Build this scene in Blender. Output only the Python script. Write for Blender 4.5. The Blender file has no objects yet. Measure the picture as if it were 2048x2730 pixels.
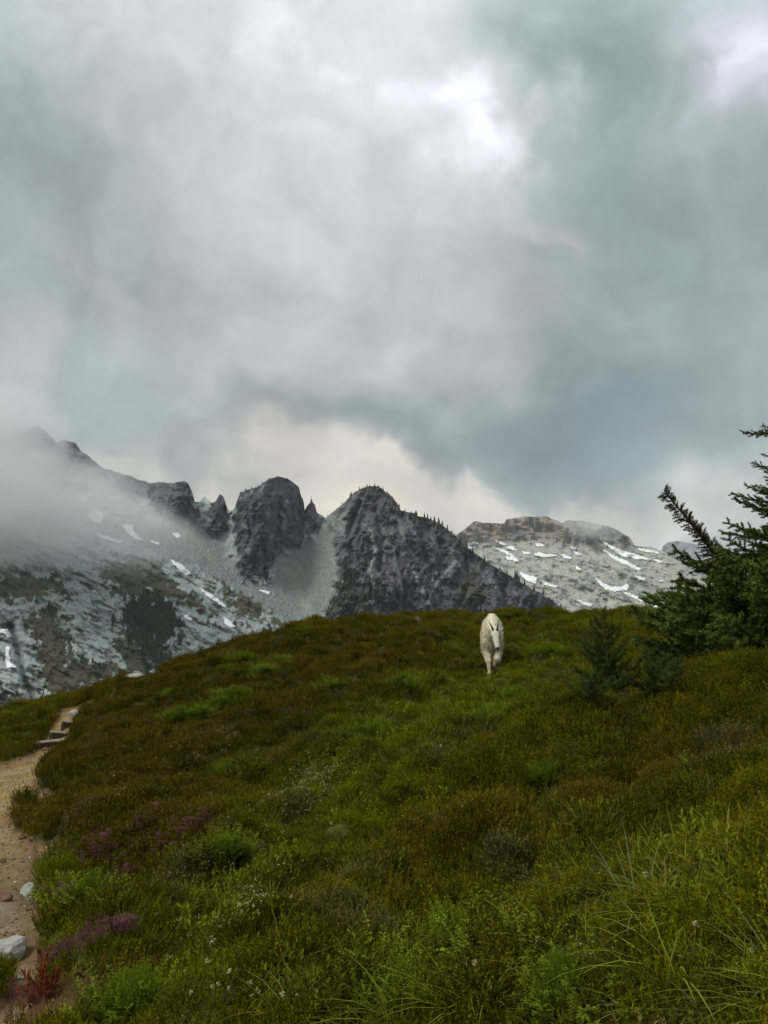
import bpy, bmesh, math, random
import numpy as np
from mathutils import Vector, Matrix

random.seed(7)
RNG = np.random.default_rng(11)
SC = bpy.context.scene
COL = SC.collection

# ------------------------------------------------------------------ camera
F_PX, CU, CV, HOR = 2050.0, 1024.0, 1365.0, 1760.0      # the photo is 2048 x 2730
TH = math.atan((HOR - CV) / F_PX)
EYE = np.array([0.0, 0.0, 1.6])
cam_d = bpy.data.cameras.new('camera')
cam = bpy.data.objects.new('camera', cam_d); COL.objects.link(cam)
cam.location = EYE
cam.rotation_euler = (math.pi / 2 + TH, 0, 0)
cam_d.sensor_fit = 'VERTICAL'
cam_d.sensor_height = 36.0
cam_d.lens = 36.0 * F_PX / 2730.0
cam_d.clip_start = 0.1
cam_d.clip_end = 40000
SC.camera = cam

# ------------------------------------------------------------------ exposure
SC.view_settings.view_transform = 'Standard'
SC.view_settings.look = 'None'
SC.view_settings.gamma = 1.0
SC.view_settings.exposure = 0.55
SC.view_settings.use_curve_mapping = False
SC.cycles.use_denoising = True
SC.cycles.max_bounces = 8
SC.cycles.diffuse_bounces = 3
SC.cycles.volume_bounces = 4
SC.cycles.transparent_max_bounces = 8
SC.cycles.volume_step_rate = 2.0
SC.cycles.volume_max_steps = 96

ct, st_ = math.cos(TH), math.sin(TH)


def ray(u, v):
    u = np.asarray(u, float); v = np.asarray(v, float)
    x = (u - CU) / F_PX; y = -(v - CV) / F_PX
    return np.stack([x, ct - y * st_, st_ + y * ct], -1)


def at(u, v, r):
    """point on the ray of photo pixel (u, v) at horizontal range r"""
    d = ray(u, v); h = np.hypot(d[..., 0], d[..., 1])
    return EYE + d * (np.asarray(r, float) / h)[..., None]


def tan_el(u, v):
    d = ray(u, v)
    return d[..., 2] / np.hypot(d[..., 0], d[..., 1])


def proj(x, y, z):
    dz = z - EYE[2]
    f = y * ct + dz * st_
    up = -y * st_ + dz * ct
    f = np.where(f < 0.05, 0.05, f)
    return CU + F_PX * x / f, CV - F_PX * up / f


# ------------------------------------------------------------------ sky and sun
SUN_EL, SUN_AZ = math.radians(50), math.radians(-125)     # azimuth from +Y towards +X
world = bpy.data.worlds.new('World'); SC.world = world
world.use_nodes = True
nt = world.node_tree; N = nt.nodes; L = nt.links
N.clear()


def nd(t, **k):
    n = N.new(t)
    for a, b in k.items():
        setattr(n, a, b)
    return n


def math_(op, a, b=None, c=None):
    n = nd('ShaderNodeMath', operation=op)
    for i, q in enumerate((a, b, c)):
        if q is None: continue
        if isinstance(q, (int, float)): n.inputs[i].default_value = q
        else: L.new(q, n.inputs[i])
    return n.outputs[0]


def vmath(op, a, b=None):
    n = nd('ShaderNodeVectorMath', operation=op)
    for i, q in enumerate((a, b)):
        if q is None: continue
        if isinstance(q, (tuple, list)): n.inputs[i].default_value = q
        elif isinstance(q, (int, float)): n.inputs['Scale'].default_value = q
        else: L.new(q, n.inputs[i])
    return n.outputs['Value'] if op in ('DOT_PRODUCT', 'LENGTH') else n.outputs['Vector']


def mixc(f, a, b, bt='MIX'):
    n = nd('ShaderNodeMix', data_type='RGBA', blend_type=bt)
    n.clamp_result = False
    if isinstance(f, (int, float)): n.inputs['Factor'].default_value = f
    else: L.new(f, n.inputs['Factor'])
    for s, q in ((6, a), (7, b)):
        if isinstance(q, tuple): n.inputs[s].default_value = (*q, 1)
        else: L.new(q, n.inputs[s])
    return n.outputs[2]


tc = nd('ShaderNodeTexCoord')
dirv = vmath('NORMALIZE', tc.outputs['Generated'])
sep = nd('ShaderNodeSeparateXYZ'); L.new(dirv, sep.inputs[0])
wn = nd('ShaderNodeTexNoise'); wn.inputs['Scale'].default_value = 4.2; wn.inputs['Detail'].default_value = 5; wn.inputs['Roughness'].default_value = 0.55
L.new(dirv, wn.inputs['Vector'])
warp = vmath('SUBTRACT', wn.outputs['Color'], (0.5, 0.5, 0.5))
ws = nd('ShaderNodeVectorMath', operation='SCALE'); ws.inputs['Scale'].default_value = 0.36; L.new(warp, ws.inputs[0])
wdir = vmath('ADD', dirv, ws.outputs[0])
# the cloud deck seen in perspective: direction projected on a flat layer overhead
zz = math_('ADD', math_('ABSOLUTE', sep.outputs['Z']), 0.22)
px = math_('DIVIDE', sep.outputs['X'], zz); py = math_('DIVIDE', sep.outputs['Y'], zz)
cmb = nd('ShaderNodeCombineXYZ'); L.new(px, cmb.inputs[0]); L.new(py, cmb.inputs[1])
n1 = nd('ShaderNodeTexNoise'); n1.inputs['Scale'].default_value = 1.6; n1.inputs['Detail'].default_value = 7; n1.inputs['Roughness'].default_value = 0.52; n1.inputs['Distortion'].default_value = 0.35
L.new(cmb.outputs[0], n1.inputs['Vector'])
n2 = nd('ShaderNodeTexNoise'); n2.inputs['Scale'].default_value = 6.0; n2.inputs['Detail'].default_value = 9; n2.inputs['Roughness'].default_value = 0.56; n2.inputs['Distortion'].default_value = 0.3
L.new(wdir, n2.inputs['Vector'])


def lin(c):
    return tuple(((q / 255) / 12.92 if q / 255 <= 0.04045 else ((q / 255 + 0.055) / 1.055) ** 2.4) for q in c)


acc = mixc(0.0, lin((168, 178, 176)), (0, 0, 0))
# broad lumps of thinner and thicker cloud: photo px centre, half sizes, tilt (deg), colour, weight
BLOBS = [
    (150, 500, 520, 420, 0, (160, 172, 169), 0.9),
    (420, 60, 420, 200, 10, (190, 192, 194), 0.8),
    (1000, 40, 260, 230, 35, (205, 206, 214), 0.85),
    (1600, 250, 330, 420, 25, (114, 133, 131), 1.0),
    (1700, 700, 520, 330, 0, (146, 162, 162), 0.9),
    (1980, 150, 190, 190, 20, (200, 205, 214), 0.9),
    (1960, 190, 70, 70, 0, (238, 238, 250), 0.9),
    (1800, 170, 100, 60, 20, (178, 186, 190), 0.7),
    (1000, 330, 330, 150, 40, (184, 186, 188), 0.6),
    (980, 720, 330, 260, 45, (208, 206, 207), 0.95),
    (1080, 900, 330, 150, 10, (205, 203, 203), 0.9),
    (700, 620, 200, 110, 40, (202, 201, 200), 0.7),
    (420, 300, 160, 90, 40, (186, 189, 188), 0.6),
    (230, 730, 160, 50, 25, (196, 194, 192), 0.65),
    (300, 640, 300, 120, 20, (168, 174, 172), 0.5),
    (1420, 660, 130, 50, 15, (196, 197, 198), 0.7),
    (800, 980, 240, 120, 0, (200, 199, 197), 0.7),
    (1160, 250, 120, 64, 25, (231, 231, 240), 0.95),
    (1250, 400, 66, 140, -18, (231, 231, 240), 0.95),
    (1330, 230, 45, 110, -5, (186, 190, 196), 0.55),
    (560, 1185, 420, 56, 0, (158, 164, 163), 0.8),
    (1000, 1185, 440, 56, 0, (150, 157, 158), 0.85),
    (1550, 1130, 440, 150, 5, (118, 136, 141), 1.0),
    (1650, 1230, 260, 90, 8, (126, 142, 148), 0.9),
    (1010, 1425, 640, 80, 0, (250, 235, 214), 1.0),
    (1190, 1325, 300, 46, 8, (248, 236, 219), 1.0),
    (1560, 1415, 420, 62, 8, (236, 224, 210), 1.0),
    (1240, 1410, 70, 30, 0, (245, 242, 242), 0.9),
    (1730, 1450, 110, 26, 10, (240, 238, 240), 0.9),
    (600, 1275, 300, 70, 5, (232, 220, 204), 0.95),
    (1900, 1420, 180, 60, 10, (196, 193, 190), 0.7),
    (30, 900, 120, 110, 0, (184, 184, 180), 0.6),
]
for (u, v, su, sv, tilt, c, w) in BLOBS:
    d = ray(u, v); d = d / np.linalg.norm(d)
    right = np.cross(d, [0, 0, 1.0]); right /= np.linalg.norm(right)
    upv = np.cross(right, d)
    a = math.radians(tilt)
    e1 = right * math.cos(a) - upv * math.sin(a)          # positive tilt: falling to the right
    e2 = right * math.sin(a) + upv * math.cos(a)
    s1 = su / F_PX * 0.95; s2 = sv / F_PX * 0.95
    A = vmath('DOT_PRODUCT', wdir, tuple(e1 / s1)); B = vmath('DOT_PRODUCT', wdir, tuple(e2 / s2))
    Cc = math_('MULTIPLY_ADD', vmath('DOT_PRODUCT', wdir, tuple(d)), -2.0, 2.0)
    cb = nd('ShaderNodeCombineXYZ'); L.new(A, cb.inputs[0]); L.new(B, cb.inputs[1]); L.new(Cc, cb.inputs[2])
    q = vmath('DOT_PRODUCT', cb.outputs[0], cb.outputs[0])
    e = math_('MULTIPLY', math_('EXPONENT', math_('MULTIPLY', q, -0.8)), w)
    acc = mixc(e, acc, lin(c))
k1 = math_('MULTIPLY_ADD', n1.outputs['Fac'], 1.05, 0.475)
k2 = math_('MULTIPLY_ADD', n2.outputs['Fac'], 0.95, 0.525)
n3 = nd('ShaderNodeTexNoise'); n3.inputs['Scale'].default_value = 15.0; n3.inputs['Detail'].default_value = 8; n3.inputs['Roughness'].default_value = 0.6; n3.inputs['Distortion'].default_value = 0.5
L.new(wdir, n3.inputs['Vector'])
k3 = math_('MULTIPLY_ADD', n3.outputs['Fac'], 0.34, 0.83)
kk = math_('MULTIPLY', math_('MULTIPLY', math_('MULTIPLY', k1, k2), k3), 10.0)   # x10: the background strength is 0.1
SKY_GAIN = 0.715
# an overcast sky grows brighter towards the zenith
zen = nd('ShaderNodeMapRange', interpolation_type='SMOOTHSTEP'); L.new(sep.outputs['Z'], zen.inputs['Value'])
zen.inputs['From Min'].default_value = 0.45; zen.inputs['From Max'].default_value = 1.0
zen.inputs['To Min'].default_value = SKY_GAIN; zen.inputs['To Max'].default_value = SKY_GAIN * 2.2
kk = math_('MULTIPLY', kk, zen.outputs[0])
cs = nd('ShaderNodeVectorMath', operation='SCALE'); L.new(acc, cs.inputs[0]); L.new(kk, cs.inputs['Scale'])
nish = nd('ShaderNodeTexSky', sky_type='NISHITA')
nish.sun_disc = False
nish.sun_elevation = SUN_EL
nish.sun_rotation = SUN_AZ
sky_mix = mixc(0.94, nish.outputs[0], cs.outputs[0])
bg = nd('ShaderNodeBackground'); bg.inputs['Strength'].default_value = 0.1
L.new(sky_mix, bg.inputs['Color'])
out = nd('ShaderNodeOutputWorld'); L.new(bg.outputs[0], out.inputs['Surface'])

sun_d = bpy.data.lights.new('sun', 'SUN'); sun_d.energy = 1.5; sun_d.angle = math.radians(24); sun_d.color = (1.0, 0.95, 0.87)
sun = bpy.data.objects.new('sun', sun_d); COL.objects.link(sun)
sv_ = Vector((math.sin(SUN_AZ) * math.cos(SUN_EL), math.cos(SUN_AZ) * math.cos(SUN_EL), math.sin(SUN_EL)))
sun.rotation_euler = sv_.to_track_quat('Z', 'Y').to_euler()
sun.location = (0, 0, 60)

# ------------------------------------------------------------------ helpers
_P = np.random.default_rng(3).permutation(1024)
_A = np.random.default_rng(4).uniform(0, 2 * np.pi, 1024)
_GX, _GY = np.cos(_A), np.sin(_A)


def perlin(x, y, seed=0):
    x = np.asarray(x, float) + seed * 17.31; y = np.asarray(y, float) + seed * 9.77
    xi = np.floor(x).astype(int); yi = np.floor(y).astype(int)
    xf = x - xi; yf = y - yi

    def g(ix, iy, dx, dy):
        h = _P[(_P[ix & 1023] + iy) & 1023]
        return _GX[h] * dx + _GY[h] * dy
    a = xf * xf * xf * (xf * (xf * 6 - 15) + 10); b = yf * yf * yf * (yf * (yf * 6 - 15) + 10)
    n00 = g(xi, yi, xf, yf); n10 = g(xi + 1, yi, xf - 1, yf)
    n01 = g(xi, yi + 1, xf, yf - 1); n11 = g(xi + 1, yi + 1, xf - 1, yf - 1)
    return ((n00 * (1 - a) + n10 * a) * (1 - b) + (n01 * (1 - a) + n11 * a) * b) * 1.5


def fbm(x, y, oct=5, seed=0, gain=0.5, lac=2.03):
    s = 0; a = 1.0; t = 0
    for i in range(oct):
        s = s + a * perlin(x, y, seed + i * 3); t += a
        x = np.asarray(x) * lac; y = np.asarray(y) * lac; a *= gain
    return s / t * 1.5


def ridged(x, y, oct=5, seed=0, gain=0.5):
    s = 0; a = 1.0; t = 0
    for i in range(oct):
        s = s + a * (1 - np.abs(perlin(x, y, seed + i * 3)) * 2.0); t += a
        x = np.asarray(x) * 2.07; y = np.asarray(y) * 2.07; a *= gain
    return s / t


def sstep(a, b, x):
    t = np.clip((x - a) / (b - a), 0, 1)
    return t * t * (3 - 2 * t)


def sdf(u, v, poly):
    """signed distance to a polygon, negative inside"""
    u = np.asarray(u, float); v = np.asarray(v, float)
    d2 = np.full(u.shape, 1e18); ins = np.zeros(u.shape, bool)
    n = len(poly)
    for i in range(n):
        x0, y0 = poly[i]; x1, y1 = poly[(i + 1) % n]
        ex, ey = x1 - x0, y1 - y0
        t = np.clip(((u - x0) * ex + (v - y0) * ey) / (ex * ex + ey * ey + 1e-9), 0, 1)
        d2 = np.minimum(d2, (u - x0 - t * ex) ** 2 + (v - y0 - t * ey) ** 2)
        if y0 != y1:
            c = ((y0 > v) != (y1 > v)) & (u < (x1 - x0) * (v - y0) / (y1 - y0) + x0)
            ins ^= c
    d = np.sqrt(d2)
    return np.where(ins, -d, d)


def dline(u, v, pts):
    d2 = np.full(np.shape(u), 1e18)
    for (x0, y0), (x1, y1) in zip(pts[:-1], pts[1:]):
        ex, ey = x1 - x0, y1 - y0
        t = np.clip(((u - x0) * ex + (v - y0) * ey) / (ex * ex + ey * ey + 1e-9), 0, 1)
        d2 = np.minimum(d2, (u - x0 - t * ex) ** 2 + (v - y0 - t * ey) ** 2)
    return np.sqrt(d2)


def mesh_np(name, V, F, cols=None, smooth=True, fmat=None):
    """mesh from vertex array and face array (all faces the same size)"""
    V = np.ascontiguousarray(V, np.float32); F = np.ascontiguousarray(F, np.int32)
    me = bpy.data.meshes.new(name)
    k = F.shape[1]
    me.vertices.add(len(V)); me.vertices.foreach_set('co', V.ravel())
    me.loops.add(F.size); me.loops.foreach_set('vertex_index', F.ravel())
    me.polygons.add(len(F))
    me.polygons.foreach_set('loop_start', np.arange(0, F.size, k, dtype=np.int32))
    me.polygons.foreach_set('loop_total', np.full(len(F), k, np.int32))
    me.polygons.foreach_set('use_smooth', np.full(len(F), smooth))
    if fmat is not None:
        me.polygons.foreach_set('material_index', np.asarray(fmat, np.int32))
    if cols is not None:
        a = me.color_attributes.new('col', 'FLOAT_COLOR', 'POINT')
        c4 = np.ones((len(V), 4), np.float32); c4[:, :3] = cols
        a.data.foreach_set('color', c4.ravel())
    me.update(calc_edges=True)
    me.validate()
    return me


def link(name, me, mats=(), parent=None, **props):
    o = bpy.data.objects.new(name, me); COL.objects.link(o)
    if me is not None:
        for m in (mats if isinstance(mats, (list, tuple)) else [mats]):
            me.materials.append(m)
    if parent is not None: o.parent = parent
    for k, q in props.items():
        if q is not None: o[k] = q
    return o


def empty(name, loc, label, category, group=None, rz=0):
    o = bpy.data.objects.new(name, None); COL.objects.link(o)
    o.location = loc; o.rotation_euler = (0, 0, rz)
    o.empty_display_size = 0.1
    o['label'] = label; o['category'] = category
    if group: o['group'] = group
    return o


# ------------------------------------------------------------------ materials
def mat(name, base=(0.5, 0.5, 0.5), rough=0.9, attr=None, attr_type='GEOMETRY', noise=None, bump=None, rand=0.0, transl=0.0, spec=0.2, coord='Object', hue=0.0):
    """Principled surface; colour from a constant or an attribute, times a noise (scale, lo, hi) and a per-instance variation"""
    m = bpy.data.materials.new(name); m.use_nodes = True
    t = m.node_tree; t.nodes.clear()
    o = t.nodes.new('ShaderNodeOutputMaterial')
    p = t.nodes.new('ShaderNodeBsdfPrincipled')
    p.inputs['Roughness'].default_value = rough
    p.inputs['Specular IOR Level'].default_value = spec
    if attr:
        a = t.nodes.new('ShaderNodeAttribute'); a.attribute_name = attr; a.attribute_type = attr_type
        c = a.outputs['Color']
    else:
        a = t.nodes.new('ShaderNodeRGB'); a.outputs[0].default_value = (*base, 1); c = a.outputs[0]

    def mul(c, f):
        n = t.nodes.new('ShaderNodeVectorMath'); n.operation = 'SCALE'
        t.links.new(c, n.inputs[0]); t.links.new(f, n.inputs['Scale'])
        return n.outputs[0]
    tcn = t.nodes.new('ShaderNodeTexCoord')
    for nz in (noise or []):
        sc, lo, hi = nz
        n = t.nodes.new('ShaderNodeTexNoise'); n.inputs['Scale'].default_value = sc; n.inputs['Detail'].default_value = 5
        n.inputs['Roughness'].default_value = 0.6
        t.links.new(tcn.outputs[coord], n.inputs['Vector'])
        r = t.nodes.new('ShaderNodeMapRange'); r.inputs['From Min'].default_value = 0.3; r.inputs['From Max'].default_value = 0.7
        r.inputs['To Min'].default_value = lo; r.inputs['To Max'].default_value = hi
        t.links.new(n.outputs['Fac'], r.inputs['Value'])
        c = mul(c, r.outputs[0])
    if rand:
        oi = t.nodes.new('ShaderNodeObjectInfo')
        r = t.nodes.new('ShaderNodeMapRange'); r.inputs['To Min'].default_value = 1 - rand; r.inputs['To Max'].default_value = 1 + rand
        t.links.new(oi.outputs['Random'], r.inputs['Value'])
        c = mul(c, r.outputs[0])
    t.links.new(c, p.inputs['Base Color'])
    if bump:
        sc, dist, strg = bump
        n = t.nodes.new('ShaderNodeTexNoise'); n.inputs['Scale'].default_value = sc; n.inputs['Detail'].default_value = 6
        t.links.new(tcn.outputs[coord], n.inputs['Vector'])
        b = t.nodes.new('ShaderNodeBump'); b.inputs['Distance'].default_value = dist; b.inputs['Strength'].default_value = strg
        t.links.new(n.outputs['Fac'], b.inputs['Height']); t.links.new(b.outputs[0], p.inputs['Normal'])
    sh = p.outputs[0]
    if transl:
        tl = t.nodes.new('ShaderNodeBsdfTranslucent'); t.links.new(c, tl.inputs['Color'])
        mx = t.nodes.new('ShaderNodeMixShader'); mx.inputs[0].default_value = transl
        t.links.new(sh, mx.inputs[1]); t.links.new(tl.outputs[0], mx.inputs[2]); sh = mx.outputs[0]
    t.links.new(sh, o.inputs['Surface'])
    return m


M_ROCKFACE = mat('mountain rock', attr='col', rough=0.95, noise=[(0.35, 0.82, 1.18)], spec=0.1)
M_SNOW = mat('old snow', (0.86, 0.87, 0.89), 0.7, noise=[(0.15, 0.93, 1.05)])
M_GROUND = mat('soil and stems', attr='col', noise=[(9, 0.7, 1.3)], bump=(30, 0.02, 0.6))
M_PATH = mat('sandy trail', attr='col', noise=[(2.2, 0.86, 1.12), (17, 0.86, 1.14), (90, 0.82, 1.18)], bump=(38, 0.02, 0.7))
M_LEAF = mat('heath leaves', attr='col', attr_type='INSTANCER', rough=0.9, rand=0.42, transl=0.22, spec=0.02)
M_BARK = mat('fir bark', (0.10, 0.075, 0.055), 0.95, noise=[(25, 0.6, 1.35)], bump=(40, 0.01, 0.7))
M_STONE = mat('pale granite', (0.40, 0.385, 0.35), 0.9, noise=[(9, 0.7, 1.15), (60, 0.85, 1.12)], bump=(40, 0.01, 0.6))
M_REDSTONE = mat('rusty stone', (0.15, 0.085, 0.06), 0.9, noise=[(14, 0.6, 1.3)], bump=(40, 0.01, 0.6))
M_TIMBER = mat('weathered timber', (0.50, 0.44, 0.34), 0.9, noise=[(30, 0.7, 1.15)], bump=(60, 0.004, 0.6))


# ------------------------------------------------------------------ mountains
def interp_pts(pts, jag=0, seed=0):
    xs = np.array([p[0] for p in pts], float); ys = np.array([p[1] for p in pts], float)

    def f(u):
        v = np.interp(u, xs, ys)
        if jag:
            v = v + jag * (fbm(np.asarray(u) / 26.0, 0 * np.asarray(u), 4, seed, 0.65)) * 1.0
        return v
    return f


def blur_u(a, sig):
    k = int(sig * 3); x = np.arange(-k, k + 1); w = np.exp(-0.5 * (x / sig) ** 2); w /= w.sum()
    p = np.pad(a, ((k, k), (0, 0)), mode='edge')
    o = np.zeros_like(a)
    for i, q in enumerate(w):
        o += q * p[i:i + len(a)]
    return o


class Relief:
    """A mountainside: slope angles are integrated from its foot at range r0 up to its crest, then crags are pushed in and out"""

    def __init__(self, name, u0, u1, du, vtop, vbot, r0, slope, disp, colour, rows, sig, mats, back=(6, 20, 60, 160), detail_top=0):
        self.u0, self.du, self.vbot, self.dv = u0, du, vbot, 3.0
        us = np.arange(u0, u1 + du, du)
        vt = vtop(us)
        vmin = vt.min() - 10
        vs = np.arange(vbot, vmin - 3, -self.dv)
        U, V = np.meshgrid(us, vs, indexing='ij')
        te = tan_el(U, V); ta = slope(U, V)
        r = np.zeros_like(U); r[:, 0] = r0(us)
        for j in range(1, len(vs)):
            den = np.maximum(ta[:, j] - te[:, j], 0.22)
            r[:, j] = r[:, j - 1] * (1 + (te[:, j] - te[:, j - 1]) / den)
        r = blur_u(r, sig)
        self.reg = r; self.us = us; self.vs = vs
        self.disp = disp
        s = np.linspace(0, 1, rows) ** 0.95
        vv = vbot + (vt - vbot)[:, None] * s[None, :]
        uu = np.repeat(us[:, None], rows, 1)
        rr = self.r(uu, vv)
        P = at(uu, vv, rr)
        colr = colour(uu, vv)
        # the far side of the crest falls away behind
        extra = []
        rt = rr[:, -1]; top = P[:, -1]
        dirh = np.stack([top[:, 0], top[:, 1]], -1); dirh /= np.linalg.norm(dirh, axis=1)[:, None]
        for b in back:
            q = top.copy(); q[:, :2] = dirh * (rt + b)[:, None]; q[:, 2] = top[:, 2] - b * 1.1
            extra.append(q)
        P = np.concatenate([P] + [e[:, None] for e in extra], 1)
        colr = np.concatenate([colr] + [colr[:, -1:]] * len(back), 1)
        n, m = P.shape[:2]
        idx = np.arange(n * m).reshape(n, m)
        Fq = np.stack([idx[:-1, :-1], idx[1:, :-1], idx[1:, 1:], idx[:-1, 1:]], -1).reshape(-1, 4)
        me = mesh_np(name, P.reshape(-1, 3), Fq, colr.reshape(-1, 3))
        self.obj = link(name, me, mats, kind='structure')
        self.vtop = vtop

    def r(self, u, v, dsc=1.0):
        fi = np.clip((np.asarray(u) - self.u0) / self.du, 0, len(self.us) - 1.001)
        fj = np.clip((self.vbot - np.asarray(v)) / self.dv, 0, len(self.vs) - 1.001)
        i = fi.astype(int); j = fj.astype(int); a = fi - i; b = fj - j
        R = self.reg
        q = (R[i, j] * (1 - a) + R[i + 1, j] * a) * (1 - b) + (R[i, j + 1] * (1 - a) + R[i + 1, j + 1] * a) * b
        return q + self.disp(u, v) * dsc


def mixm(c, col, m):
    return c * (1 - m[..., None]) + np.asarray(col, float) * m[..., None]


TOP_NEAR = [(-900, 1100), (-300, 1190), (0, 1168), (60, 1144), (100, 1135), (125, 1152), (152, 1180), (165, 1172), (200, 1180), (215, 1200), (235, 1215), (270, 1245),
            (320, 1262), (350, 1270), (395, 1287), (430, 1285), (450, 1288), (490, 1282), (503, 1290), (512, 1310), (520, 1336), (532, 1338), (546, 1323), (552, 1330), (565, 1340), (575, 1336),
            (583, 1322), (588, 1317), (597, 1325), (603, 1345), (610, 1361), (625, 1358), (632, 1335), (640, 1312), (660, 1305), (690, 1297), (705, 1286), (720, 1275),
            (740, 1270), (765, 1275), (785, 1288), (798, 1300), (802, 1320), (810, 1335), (812, 1362), (818, 1350), (828, 1339), (830, 1325), (834, 1340), (840, 1345), (845, 1366), (860, 1373),
            (868, 1382), (880, 1372), (905, 1350), (930, 1328), (940, 1315), (960, 1303), (985, 1296), (1010, 1298), (1030, 1312), (1050, 1328), (1062, 1345), (1070, 1362), (1100, 1368), (1150, 1385), (1180, 1400),
            (1200, 1415), (1225, 1440), (1260, 1470), (1320, 1512), (1380, 1547), (1420, 1570), (1460, 1590), (1500, 1625), (1520, 1645), (1600, 1710), (1760, 1800)]
P_BUTT = [(395, 1270), (505, 1270), (515, 1335), (532, 1372), (525, 1402), (480, 1395), (440, 1392), (400, 1350)]
P_SPIRE = [(560, 1310), (600, 1310), (612, 1362), (605, 1400), (585, 1420), (548, 1405), (560, 1362)]
P_DOME = [(626, 1362), (640, 1300), (690, 1260), (740, 1250), (790, 1270), (808, 1320), (815, 1380), (805, 1445), (762, 1455), (742, 1485), (715, 1505), (712, 1545), (650, 1548), (640, 1480), (622, 1420)]
P_PIN = [(816, 1310), (848, 1310), (862, 1372), (852, 1425), (830, 1425), (814, 1382)]
P_MASS = [(885, 1405), (905, 1345), (960, 1280), (1015, 1280), (1060, 1330), (1180, 1385), (1230, 1425), (1400, 1540), (1520, 1630), (1640, 1760), (1600, 2000), (840, 2000), (850, 1665), (885, 1600), (905, 1520)]
P_SCREE = [(250, 1400), (400, 1395), (540, 1400), (600, 1455), (645, 1545), (715, 1550), (760, 1490), (812, 1440), (850, 1420), (872, 1385), (890, 1410), (905, 1520), (885, 1600), (850, 1665), (840, 1740), (800, 1710), (755, 1655), (690, 1600), (600, 1555), (480, 1500), (360, 1450)]
P_FOREST = [(318, 1640), (345, 1590), (420, 1585), (470, 1620), (500, 1668), (486, 1700), (462, 1690), (440, 1720), (478, 1772), (400, 1790), (380, 1740), (350, 1700)]
P_BROWN = [[(290, 1500), (360, 1470), (430, 1510), (470, 1570), (540, 1610), (560, 1640), (480, 1600), (430, 1600), (330, 1590), (280, 1560)],
           [(600, 1560), (660, 1580), (740, 1640), (795, 1695), (760, 1690), (700, 1650), (640, 1640), (610, 1600)],
           [(60, 1650), (150, 1600), (180, 1690), (200, 1760), (300, 1770), (330, 1800), (250, 1830), (180, 1860), (120, 1850), (110, 1740)],
           [(310, 1680), (360, 1700), (400, 1760), (400, 1790), (330, 1790), (320, 1740)], [(-60, 1830), (60, 1850), (80, 1900), (0, 1950), (-80, 1950)],
           [(620, 1700), (660, 1690), (690, 1720), (640, 1740)], [(-200, 1560), (40, 1520), (150, 1540), (190, 1570), (60, 1600), (-150, 1640)]]
GULLY = [(28, 1670), (48, 1730), (62, 1800), (84, 1850), (95, 1920)]
RAVINES = [[(700, 1440), (706, 1500), (712, 1560), (704, 1575)], [(660, 1360), (668, 1420), (690, 1470)], [(745, 1340), (738, 1400), (748, 1450)], [(775, 1330), (782, 1390)], [(1035, 1400), (1060, 1480), (1075, 1560), (1080, 1640)],
           [(1000, 1360), (1020, 1440), (1010, 1520)], [(1120, 1430), (1150, 1520), (1140, 1600)], [(1240, 1480), (1250, 1560), (1210, 1640)], [(960, 1340), (930, 1420), (940, 1500)], [(1330, 1540), (1350, 1620)]]
PALE = [[(1030, 1380), (1052, 1460), (1066, 1540), (1076, 1590)], [(1090, 1500), (1130, 1580)], [(985, 1410), (1000, 1470), (985, 1520)], [(1165, 1560), (1210, 1500)]]


def soft(u, v, poly, w=10, wob=14, seed=1):
    n = fbm(u / 22.0, v / 22.0, 4, seed, 0.6) * wob
    return 1 - sstep(-w, w, sdf(u, v, poly) + n)


def near_masks(u, v):
    return dict(cliff=np.maximum.reduce([soft(u, v, p, 5, 20, 2) for p in (P_BUTT, P_SPIRE, P_DOME, P_PIN)]),
                mass=soft(u, v, P_MASS, 8, 12, 5), scree=soft(u, v, P_SCREE, 14, 26, 8))


def near_slope(u, v):
    m = near_masks(u, v)
    s = np.full(u.shape, 0.85)
    s = s * (1 - m['scree']) + 0.66 * m['scree']
    s = s * (1 - m['mass']) + 1.5 * m['mass']
    s = s * (1 - m['cliff']) + 3.2 * m['cliff']
    s = np.where((v < 1330) & (u < 420), 1.3, s)
    return s


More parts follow.
